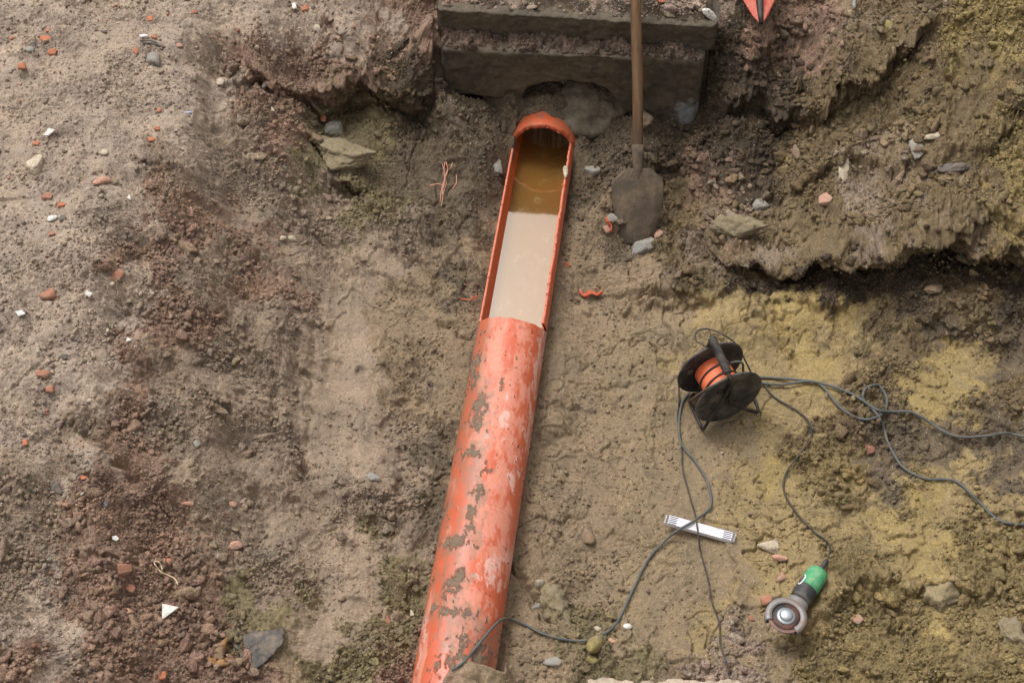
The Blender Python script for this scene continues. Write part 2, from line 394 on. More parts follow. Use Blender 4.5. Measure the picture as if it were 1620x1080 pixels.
def crack(pl, depth, wdt, z=0.02, seed=0):
    """narrow crevice along a line"""
    global Z
    q = np.array([unproj(a, b, z)[:2] for a, b in pl])
    m = (X > q[:,0].min()-.12) & (X < q[:,0].max()+.12) & (Y > q[:,1].min()-.12) & (Y < q[:,1].max()+.12)
    xx, yy = X[m], Y[m]; xx = xx+.018*fbm(xx*22, yy*22, 3, seed); yy = yy+.018*fbm(xx*22+5, yy*22, 3, seed+1)
    best = np.full(xx.shape, 9.)
    for (a, b) in zip(q[:-1], q[1:]):
        ab = b-a; t = np.clip(((xx-a[0])*ab[0]+(yy-a[1])*ab[1])/(ab@ab), 0, 1)
        best = np.minimum(best, np.hypot(xx-a[0]-t*ab[0], yy-a[1]-t*ab[1]))
    Z[m] -= depth*np.exp(-(best/wdt)**2)
for k, (pl, dp, wd, zz) in enumerate([
    ([(640,395),(670,410),(690,440)], .02, .012, .1), ([(690,515),(720,520),(735,535),(760,535)], .025, .012, .05),
    ([(610,600),(640,612),(655,628)], .015, .008, .08), ([(880,690),(910,700),(930,715)], .015, .008, 0),
    ([(860,655),(905,650),(945,660),(960,690)], .016, .009, 0), ([(900,610),(940,620),(1000,612)], .012, .008, 0),
    ([(1000,480),(1040,476),(1075,480)], .02, .01, 0), ([(1220,515),(1240,560),(1255,580)], .02, .012, 0),
    ([(1000,535),(1020,530),(1060,545)], .012, .008, 0), ([(800,480+80),(805,600)], .0, .01, 0),
    ([(380,630),(430,640)], .015, .01, .25), ([(135,680),(160,700),(175,720)], .03, .012, .47),
    ([(180,735),(215,750)], .03, .014, .44), ([(110,862),(175,858)], .03, .009, .5), ([(220,250),(260,262),(300,258)], .02, .01, .57),
    ([(330,640),(360,655)], .02, .012, .3), ([(430,590),(440,640),(432,690)], .015, .01, .2),
    ([(620,800),(680,790)], .0, .01, 0), ([(810,900),(850,960),(862,985)], .03, .014, 0),
    ([(560,300),(575,330),(600,345)], .02, .012, .15), ([(495,385),(540,400),(600,420),(650,450)], .012, .01, .15),
    ([(1300,760),(1340,750),(1380,758)], .02, .012, 0), ([(660,455),(700,475),(730,480)], .012, .01, .06),
    ([(495,520),(490,640),(480,760)], .012, .012, .18), ([(870,150),(900,165),(905,190)], .03, .012, .2)]):
    if dp: crack(pl, dp, wd, zz, 50+k)

# broad lumps and clods, rougher where the soil is loose
RG *= np.clip(.9+1.0*fbm(X*4.5, Y*4.5, 4, 151, .6), .25, 1.5)
Z += (.017+.022*RG)*fbm(X*4.5, Y*4.5, 4, 21)
fa_, fb_, fi_ = cellular(X*9+.8*fbm(X*8, Y*8, 3, 153), Y*9+.8*fbm(X*8+4, Y*8, 3, 154), 155); Z += (fi_-.5)*.022*np.clip(RG, .15, 1)*sstep((fb_-fa_)/.14)
rid = 1-np.abs(fbm(X*13, Y*13, 4, 23, .6)); Z += .016*RG*(rid-.7)
ca, cb = X+.022*fbm(X*22, Y*22, 4, 61, .6), Y+.022*fbm(X*22+4, Y*22, 4, 62, .6)
for s, amp, sd_, dens in ((.085,.20,71,.3),(.045,.36,73,.5),(.024,.62,75,.65),(.0125,.75,77,.8)):
    f1, f2, cid = cellular(ca/s, cb/s, sd_)
    keep = cid < dens*np.clip(RG*1.25, .12, 1.1)
    Z += keep*s*amp*np.sqrt(np.clip(1-(f1/.62)**2, 0, 1))*np.clip(.2+RG, 0, 1)*(.4+.6*np.clip(cid*3, 0, 1))*.55
    if s > .03: COL *= (1+(cid-.5)*.22*keep*RG)[..., None]
del f1, f2, cid
# dried plates in the smooth clay
f1, f2, cid = cellular(X*5.5+.9*fbm(X*5, Y*5, 3, 81), Y*5.5+.9*fbm(X*5+2, Y*5, 3, 82), 83)
pl_ = np.exp(-((f2-f1)/.05)**2)*(RG < .5)*(PX > 640)*np.clip(fbm(X*3, Y*3, 2, 84)+.45, 0, 1); Z -= .016*pl_
Z += (cid-.5)*.018*(RG < .5)*sstep((f2-f1)/.12)
# excavator bucket scrapes (run down the photo) on the smooth left slope
scr = np.clip(1-np.abs(PX-540-.02*(PY-700))/95, 0, 1)*np.clip((PY-360)/60, 0, 1)*np.clip((1000-PY)/80, 0, 1)
Z += scr*.003*perlin(X*40, Y*1.5, 91)+scr*.0008*perlin(X*130, Y*5, 92)
Z -= .02*np.exp(-((PX-470-.05*(PY-600))/14)**2)*(PY > 470)*(PY < 760)
Z += .0065*fbm(X*60, Y*60, 3, 95, .65)*(.12+RG)+.0030*fbm(X*150, Y*150, 2, 97)*(.3+RG)
cr_ = np.abs(fbm(X*16+.3*fbm(X*30, Y*30, 2, 141), Y*16, 4, 142, .6)); Z -= .012*np.exp(-(cr_/.035)**2)*np.clip(RG*1.3, .1, 1)
# shallow bed that holds the pipe
PA, PB = unproj(746.5, 900, .10), unproj(858.5, 240, .10)
PD = (PB-PA)/np.linalg.norm(PB-PA); PN = np.array([PD[1], -PD[0], 0]); PR = .1235
S_ = (X-PA[0])*PD[0]+(Y-PA[1])*PD[1]; T_ = (X-PA[0])*PN[0]+(Y-PA[1])*PN[1]
def s_at(py): # distance along the pipe axis at photo row py
    q = [PA+PD*s for s in np.linspace(-2, 3, 2001)]; r = [proj(*v)[1] for v in q]
    return float(np.interp(-py, -np.array(r), np.linspace(-2, 3, 2001)))
S_END = s_at(236)
bed = np.exp(-(T_/.16)**4)*sstep((S_END+.02-S_)/.12)*sstep((S_+.50)/.2)
tgt = .035+.012*fbm(X*9, Y*9, 3, 99)+.25*RG*0
Z = np.where(np.abs(T_) < .4, Z*(1-bed)+np.minimum(Z, tgt)*bed, Z)
ZPRE = Z.copy()
inpipe = (np.abs(T_) < .112) & (S_ < S_END+.24) & (S_ > .6)
Z = np.where(inpipe, np.minimum(Z, .0-.05), Z)
S_B = s_at(1036); mound = (.245+.02*fbm(X*16, Y*16, 3, 105))*sstep((S_B+.03*fbm(X*10, Y*10, 3, 106)-.17*sstep((.03-T_)/.12)-S_)/.09)*np.exp(-((T_-.02)/.2)**4); Z = np.maximum(Z, mound)

# soil heaped against the left half of the shovel blade
st_ = unproj(1010, 374, .02); sl_ = (.625-.02)/(4.43-st_[1]); pz_ = .02+(Y-st_[1])*sl_
hm = sstep((st_[0]-.012-X+.02*fbm(X*20, Y*20, 3, 161))/.035)*sstep((X-st_[0]+.20)/.10)*sstep((Y-st_[1]+.03)/.03)*sstep((st_[1]+.20-Y)/.05)
Z = np.maximum(Z, Z*(1-hm)+hm*(np.minimum(pz_, .15)+.05+.016*fbm(X*18, Y*18, 4, 163)))
hm2 = np.exp(-((X-st_[0]+.03)/.08)**2-((Y-st_[1]+.005)/.03)**2); Z += .03*hm2

# concrete position (world)
LBR, LBL = unproj(1116, 95, .48), unproj(696, 76, .48)     # lower block, upper front edge
UBR, UBL = unproj(1137, 42, .595), unproj(690, 14, .60)    # upper slab, upper front edge
yl = LBR[1]+(X-LBR[0])*(LBL[1]-LBR[1])/(LBL[0]-LBR[0]); yu = UBR[1]+(X-UBR[0])*(UBL[1]-UBR[1])/(UBL[0]-UBR[0])
inb = (X > LBL[0]+.012) & (X < LBR[0]-.012)
Z = np.where(inb & (Y > yl-.03) & (Y < yu+.12), np.minimum(Z, .16), Z)
inu = (X > UBL[0]+.02) & (X < UBR[0]-.02)
Z = np.where(inu & (Y > yu+.02), .592+.03*sstep((Y-yu-.02)/.08)+.010*fbm(X*14, Y*14, 4, 103), Z)
YS = np.where((X > LBL[0]-.03) & (X < LBR[0]+.03) & (Y > yl-.25), 0, YS)
YS = np.where((np.abs(T_) < .2) & (S_ < S_END+.1), 0, YS)
ZMESH = Z

Zq = Z[::8, ::8]; Zq = (Zq[:-2,1:-1]+Zq[2:,1:-1]+Zq[1:-1,:-2]+Zq[1:-1,2:]+Zq[1:-1,1:-1])/5; Zq = np.pad(Zq, 1, 'edge'); gq_ = sstep((np.abs(np.gradient(Zq, axis=0)/(8*ST))-.55)/.7); steep = bil(gq_, FX0, FX1, FY0, FY1, X, Y); solid = (X > LBL[0]-.03) & (X < LBR[0]+.03) & (Y > yl-.1)
steep = np.where(solid | (np.abs(T_) < .16), 0, steep)
YS += steep*(.032*fbm(X*9, Z*14+Y*11, 4, 131, .55)+.014*fbm(X*24, Z*28+Y*24, 3, 135, .6)+.007*fbm(X*40, Z*40+Y*40, 3, 133, .6))
YS = np.where(solid, 0, YS)
ZT = np.full(Z.shape, -9.0); iy_ = np.clip(np.rint((Y+YS-FY0)/ST).astype(int), 0, nyf-1); ix_ = np.broadcast_to(np.arange(nxf), Z.shape)
np.maximum.at(ZT, (iy_, ix_), Z); rows_ = np.arange(nyf)
for c_i in range(nxf):
    g_ = ZT[:, c_i] > -8
    if not g_.all(): ZT[:, c_i] = np.interp(rows_, rows_[g_], ZT[g_, c_i])
ZCARVE = (np.abs(T_) < .112) & (S_ > .6) & (S_ < S_END+.24); Z[ZCARVE] = -.12; YS[ZCARVE] = 0
ZM, Z = Z, ZT                                             # Z is now what lies on top at each place
def zat(x, y): return bil(Z, FX0, FX1, FY0, FY1, np.array([x], float), np.array([y], float))[0]
RULE_C = None
S515 = s_at(515)
def surf(x, y):
    z = zat(x, y); s = (x-PA[0])*PD[0]+(y-PA[1])*PD[1]; t = (x-PA[0])*PN[0]+(y-PA[1])*PN[1]
    if abs(t) < PR and -.62 < s < S515: z = max(z, .10+math.sqrt(PR**2-t**2))
    if RULE_C is not None:
        d = np.array([x, y])-RULE_C[0][:2]
        if abs(d@RULE_C[1][:2]) < .12 and abs(d@RULE_C[2][:2]) < .02: z = max(z, RULE_C[0][2]+.018)
    return z
def hit(px, py, fn=surf):
    """where the line of sight of a photo position meets the ground"""
    d = ray(px, py); t0 = (1.0-H)/d[2]; t1 = (-.15-H)/d[2]; last = t0
    for t in np.linspace(t0, t1, 240):
        if H+d[2]*t <= fn(d[0]*t, d[1]*t):
            a, b = last, t
            for _ in range(12):
                m = (a+b)/2
                if H+d[2]*m <= fn(d[0]*m, d[1]*m): b = m
                else: a = m
            return np.array([d[0]*b, d[1]*b, H+d[2]*b])
        last = t
    return unproj(px, py, 0)
def normal(x, y, e=.02):
    n = np.array([zat(x-e, y)-zat(x+e, y), zat(x, y-e)-zat(x, y+e), 2*e]); return n/np.linalg.norm(n)
def scale_at(p): return (p[1]*CP-(p[2]-H)*SP)/F          # metres per photo pixel

# grid reaching the horizon round the detailed part
def ext(a, n, step, sign):
    o = []; v = a
    for i in range(n): step *= 1.5; v += sign*step; o.append(v)
    return o
xe0, xe1 = ext(FX0, 18, .02, -1)[::-1], ext(FX1, 18, .02, 1); ye0, ye1 = ext(FY0, 18, .02, -1)[::-1], ext(FY1, 18, .02, 1)
xa = np.r_[xe0, xf, xe1]; ya = np.r_[ye0, yf, ye1]; NX, NY = len(xa), len(ya)
XA, YA = np.meshgrid(xa, ya)
ZA = bil(ZM, FX0, FX1, FY0, FY1, np.clip(XA, FX0, FX1), np.clip(YA, FY0, FY1))
CA = np.zeros(XA.shape+(3,)); ox, oy = len(xe0), len(ye0)
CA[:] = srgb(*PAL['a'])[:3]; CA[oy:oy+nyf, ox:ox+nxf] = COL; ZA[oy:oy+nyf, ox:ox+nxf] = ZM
dist = np.maximum(np.maximum(FX0-XA, XA-FX1), np.maximum(FY0-YA, YA-FY1)); bl = sstep(dist/1.2)
ZA = np.where(dist > 0, ZA*(1-bl)+.6*bl, ZA)
edge = (dist > 0) & (dist < 2.5)
CE = bil(COL, FX0, FX1, FY0, FY1, np.clip(XA[edge], FX0, FX1), np.clip(YA[edge], FY0, FY1)); be = sstep(dist[edge]/1.2)[:, None]
CA[edge] = CE*(1-be)+CA[edge]*be
YSA = np.zeros_like(XA); YSA[oy:oy+nyf, ox:ox+nxf] = YS
# overhang shift follows the depth of the lip so that the face stays closed
YA2 = YA+YSA
idx = np.arange(NX*NY).reshape(NY, NX)
Q = np.stack([idx[:-1,:-1], idx[:-1,1:], idx[1:,1:], idx[1:,:-1]], -1).reshape(-1, 4)
RA = np.full(XA.shape, .3); RA[oy:oy+nyf, ox:ox+nxf] = np.clip(RG*1.2, .1, 1)
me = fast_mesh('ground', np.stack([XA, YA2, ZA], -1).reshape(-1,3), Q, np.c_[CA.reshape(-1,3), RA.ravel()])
tag(link('ground', me, SOIL), 'excavated soil floor and banks of the pit', kind='structure')
del XA, YA, YA2, CA, ZA, Q, idx

# ------------------------------------------------------------------ stones and clods
def ico(sub):
    import bmesh
    bm = bmesh.new(); bmesh.ops.create_icosphere(bm, subdivisions=sub, radius=1)
    V = np.array([v.co[:] for v in bm.verts]); Fc = np.array([[v.index for v in f.verts] for f in bm.faces]); bm.free(); return V, Fc
ICO = {k: ico(k) for k in (1,2,3,4,5)}
def rocky(V, rng, planes=12, p=14, rough=.06, box=False):
    if box: N = np.array([[1,0,0],[-1,0,0],[0,1,0],[0,-1,0],[0,0,1],[0,0,-1]], float)+rng.normal(0,.22,(6,3)); N = np.vstack([N, rng.normal(size=(6,3))])
    else: N = rng.normal(size=(planes,3))
    N /= np.linalg.norm(N, axis=1)[:,None]; D = rng.uniform(.68, 1.0, len(N))
    if box: D[6:] *= 1.15
    dots = np.maximum(V@N.T, 0)/D
    r = 1/((dots**p).sum(1)**(1/p)+.12)
    W = V*r[:,None]
    ph = rng.uniform(0, 9, (5,3)); fr = rng.uniform(2, 9, (5,3))
    nz = sum(np.sin(V@(fr[i]*np.sign(ph[i]-4.5))+ph[i,0])/(i+1.5) for i in range(5))
    W *= (1+rough*nz)[:,None]
    return W
def relief(W, seed, k=3.0, amp=.05):
    n_ = fbm(W[:,0]*k+seed, W[:,1]*k, 5, 601, .6)+fbm(W[:,1]*k+5, W[:,2]*k+seed, 5, 603, .6)+fbm(W[:,2]*k, W[:,0]*k+9, 5, 605, .6)
    return W*(1+amp*n_)[:,None]
def rand_rot(n, rng, tilt=.5):
    a = rng.uniform(0, 2*np.pi, n); b = rng.normal(0, tilt, n); c = rng.normal(0, tilt, n)
    ca, sa, cb, sb, cc, sc_ = np.cos(a), np.sin(a), np.cos(b), np.sin(b), np.cos(c), np.sin(c); o, z = np.ones(n), np.zeros(n)
    Rz = np.stack([ca,-sa,z,sa,ca,z,z,z,o],-1).reshape(n,3,3); Rx = np.stack([o,z,z,z,cb,-sb,z,sb,cb],-1).reshape(n,3,3); Ry = np.stack([cc,z,sc_,z,o,z,-sc_,z,cc],-1).reshape(n,3,3)
    return Rz@Rx@Ry
def scatter(name, n, sub, smin, smax, pw, dens, colfn, label, smooth, seed, sink=.25, fl=(.5,.95)):
    rng = np.random.default_rng(seed)
    m = n*6; px, py = rng.uniform(-60, 1680, m), rng.uniform(-50, 1130, m)
    # near-uniform over the picture: start on a mid plane, then use the field height below
    t = (.2-H)/(-SP+(540-py)/F*CP); x = (px-810)/F*t; y = (CP+(540-py)/F*SP)*t
    for _ in range(3):
        z = bil(Z, FX0, FX1, FY0, FY1, x, y); t = (z-H)/(-SP+(540-py)/F*CP); x = (px-810)/F*t; y = (CP+(540-py)/F*SP)*t
    ok = (x > FX0) & (x < FX1) & (y > FY0) & (y < FY1); x, y = x[ok], y[ok]
    z = bil(Z, FX0, FX1, FY0, FY1, x, y)
    px, py, col, rg = regions(x, y, z)
    s = (x-PA[0])*PD[0]+(y-PA[1])*PD[1]; tt = (x-PA[0])*PN[0]+(y-PA[1])*PN[1]
    onp = (np.abs(tt) < .135) & (s > -.5) & (s < S_END+.06)
    clump = np.clip(.42+1.9*fbm(x*4, y*4, 4, seed), .02, 1.5)
    keep = (rng.random(len(x)) < dens(px, py, rg)*clump) & ~onp
    x, y, px, py, col, rg = [a[keep][:n] for a in (x, y, px, py, col, rg)]
    k = len(x)
    size = smin*(1-rng.random(k)*(1-(smin/smax)**pw))**(-1/pw)*.5
    z = bil(Z, FX0, FX1, FY0, FY1, x, y); y2 = y
    cc = colfn(rng, px, py, col, k)
    R = rand_rot(k, rng, .35); T = ICO[sub]
    sc3 = np.stack([rng.uniform(.75,1.25,k), rng.uniform(.6,1.0,k), rng.uniform(fl[0],fl[1],k)],-1)*size[:,None]
    tid = rng.integers(0, 14, k); VV, FF, CC = [], [], []; off = 0
    for j in range(14):
        W = rocky(T[0], rng, 13, 20 if sub > 1 else 10, .13 if sub > 1 else .08)
        if sub > 2: W = W*(1+.035*rng.normal(size=(len(W),1)))
        sel = np.where(tid == j)[0]
        if not len(sel): continue
        P3 = (W[None]*sc3[sel][:,None,:])@np.transpose(R[sel], (0,2,1))
        P3 += np.stack([x[sel], y2[sel], z[sel]+size[sel]*sc3[sel][:,2]/size[sel]*(.5-sink)], -1)[:,None,:]
        nv = len(W); VV.append(P3.reshape(-1,3)); FF.append((T[1][None]+(np.arange(len(sel))*nv)[:,None,None]+off).reshape(-1,3)); off += nv*len(sel)
        CC.append(np.repeat(cc[sel], nv, 0))
    me = fast_mesh(name, np.vstack(VV), np.vstack(FF), np.vstack(CC), smooth)
    return tag(link(name, me, CLOD), label, kind='stuff')
def soilcol(rng, px, py, col, k): return col*rng.uniform(.78, 1.18, (k,1))*(1+rng.normal(0,.03,(k,3)))
GRV = np.array([srgb(*c)[:3] for c in ((150,130,118),(132,110,98),(112,104,100),(165,150,136),(158,98,76),(140,84,66),(96,92,92),(205,194,182),(176,120,98),(84,76,72))])
GP = np.array([.26,.22,.12,.1,.08,.06,.07,.03,.03,.03])
def gravcol(rng, px, py, col, k):
    c = GRV[rng.choice(10, k, p=GP)]*rng.uniform(.85,1.15,(k,1)); mixf = np.where(px < 480, .45, .7)[:,None]
    mixf = np.where((py < 60)[:,None], .2, mixf); return c*(1-mixf)+col*mixf
scatter('soil_clods', 30000, 1, .009, .030, 2.4, lambda px, py, rg: np.clip(rg*1.1-.12, .03, 1), soilcol, 'loose crumbs of soil strewn over the banks', False, 201)
scatter('large_clods', 2300, 3, .022, .055, 2.9, lambda px, py, rg: np.clip(rg*1.1-.35, .0, 1)+1.2*((px > 1090) & (py < 430))+1.0*((px > 360) & (px < 690) & (py > 60) & (py < 200)), soilcol, 'bigger lumps of loose soil on the banks', True, 202, .4)
scatter('fine_crumbs', 52000, 1, .0045, .012, 2.2, lambda px, py, rg: np.clip(rg*1.1, .22, 1), soilcol, 'fine soil crumbs on the pit surface', True, 203)
scatter('gravel', 14000, 1, .005, .026, 2.5, lambda px, py, rg: np.where(py < 58, 1.0, np.where(px < 260+120*(py < 200), .55, .10)), gravcol, 'mixed gravel and brick grit trodden into the ground', False, 204)

# --- single stones, bricks and shards that can be pointed at
SM = dict(
 grey=stone_material('grey_stone', srgb(142,138,130)), dark=stone_material('dark_stone', srgb(92,87,82)),
 pale=stone_material('pale_stone', srgb(178,164,142)), clay=stone_material('clay_lump', srgb(132,118,88), .3), wet=stone_material('wet_rock', srgb(98,86,70), .35, .7, 30), wet2=stone_material('wet_clay', srgb(96,84,60), .35, .8, 25),
 brown=stone_material('brown_stone', srgb(132,110,88)), brick=stone_material('brick', srgb(158,108,86), .2, .9, 60, srgb(140,118,98)),
 orange=stone_material('orange_tile', srgb(178,106,76), .25, .9, 70, srgb(150,120,98)), pink=stone_material('pink_stone', srgb(184,140,118), .2),
 white=stone_material('white_glaze', srgb(202,199,192), .10, .45, 40, (.30,.25,.2,1)), cream=stone_material('cream_stone', srgb(188,174,152), .2, .85, 60, srgb(140,122,104)),
 olive=stone_material('olive_stone', srgb(138,124,70), .3), blue=stone_material('blue_scrap', srgb(84,104,128), .1),
 violet=stone_material('pale_blue_scrap', srgb(170,176,205), .1), rust=stone_material('rust_stone', srgb(158,116,72), .25))
NAMES = dict(rock='stone', round='stone', brick='brick_fragment', shard='shard', slab='stone_slab', block='stone', clod='soil_clod', strip='plastic_scrap')
CATS = dict(rock='stone', round='stone', brick='brick fragment', shard='shard', slab='stone slab', block='stone', clod='clod', strip='scrap')
GRP = dict(rock='stones lying in the pit', round='stones lying in the pit', brick='brick pieces in the soil', shard='pale shards on the soil', clod='large soil clods', strip='plastic scraps', slab=None, block='stones lying in the pit')
def stone(kind, mat, px, py, wpx, hpx, ang, label, lift=None, flat=None):
    """kind, material, photo position, size in photo pixels, turn in degrees"""
    p = hit(px, py); k = scale_at(p); rng = np.random.default_rng(int(px*31+py*7))
    a, b = wpx*k*.5, hpx*k*.5
    fl = flat or dict(rock=.62, round=.8, brick=.55, shard=.12, slab=.28, clod=.6, strip=.1, block=.62)[kind]
    c = fl*min(a, b)*1.0 if kind not in ('slab',) else .28*min(a, b)
    sub = 5 if wpx > 40 else 4 if wpx > 18 else 3
    if kind == 'shard':
        m = rng.integers(4, 6); an = np.sort(rng.uniform(0, 2*np.pi, m)) if wpx < 12 else np.linspace(0, 2*np.pi, m, endpoint=False)+rng.uniform(-.35,.35,m)
        if label.find('triang') >= 0: an = np.array([.4, 2.3, 4.2])
        th = max(.0025, .1*min(a, b)); R_ = rng.uniform(.85,1.2,len(an)); q = np.c_[np.cos(an)*R_*a, np.sin(an)*R_*b]
        V = np.vstack([np.c_[q, np.full(len(q), -th)], np.c_[q*.95, np.full(len(q), th)]]); n_ = len(q)
        Fc = [tuple(range(n_))[::-1], tuple(range(n_, 2*n_))]+[(i, (i+1)%n_, n_+(i+1)%n_, n_+i) for i in range(n_)]
        me = pymesh('shard', V, Fc); c = th*1.3
    else:
        W = rocky(ICO[sub][0], rng, 9 if kind in ('slab','block') else 14, {'round':5,'brick':22,'slab':24,'block':30}.get(kind, 16), .02 if kind in ('brick','round') else .04, box=(kind == 'brick'))
        W = relief(W, px % 17, 2.6, .02 if kind == 'round' else .05 if sub > 4 else .03)
        if kind == 'block': W = relief(W, px % 13, 1.2, .10)
        if kind == 'xblock': W *= 1.12*(1+.02*rng.normal(size=(len(W),1)))
        if kind == 'clod': W *= (1+.10*np.sin(W[:,0:1]*7+3)*np.sin(W[:,1:2]*9)+.03*rng.normal(size=(len(W),1)))
        me = fast_mesh('stone', W*np.array([a, b, max(c, .002)])*1.08, ICO[sub][1], None, kind in ('round','clod'))
    o = link(NAMES[kind], me, SM[mat])
    nrm = Vector(normal(p[0], p[1], .03)).lerp(Vector((0,0,1)), .45).normalized()
    if kind == 'shard': nrm = nrm.lerp(Vector((0, -.4, .8)), .5).normalized()
    q = Vector((0,0,1)).rotation_difference(nrm) @ Matrix.Rotation(math.radians(ang), 3, 'Z').to_quaternion()
    o.rotation_mode = 'QUATERNION'; o.rotation_quaternion = q
    o.location = Vector(p)+nrm*(c*(.35 if lift is None else lift)+(.006+.0004*wpx if kind == 'shard' else 0))
    return tag(o, label, CATS[kind], GRP[kind])
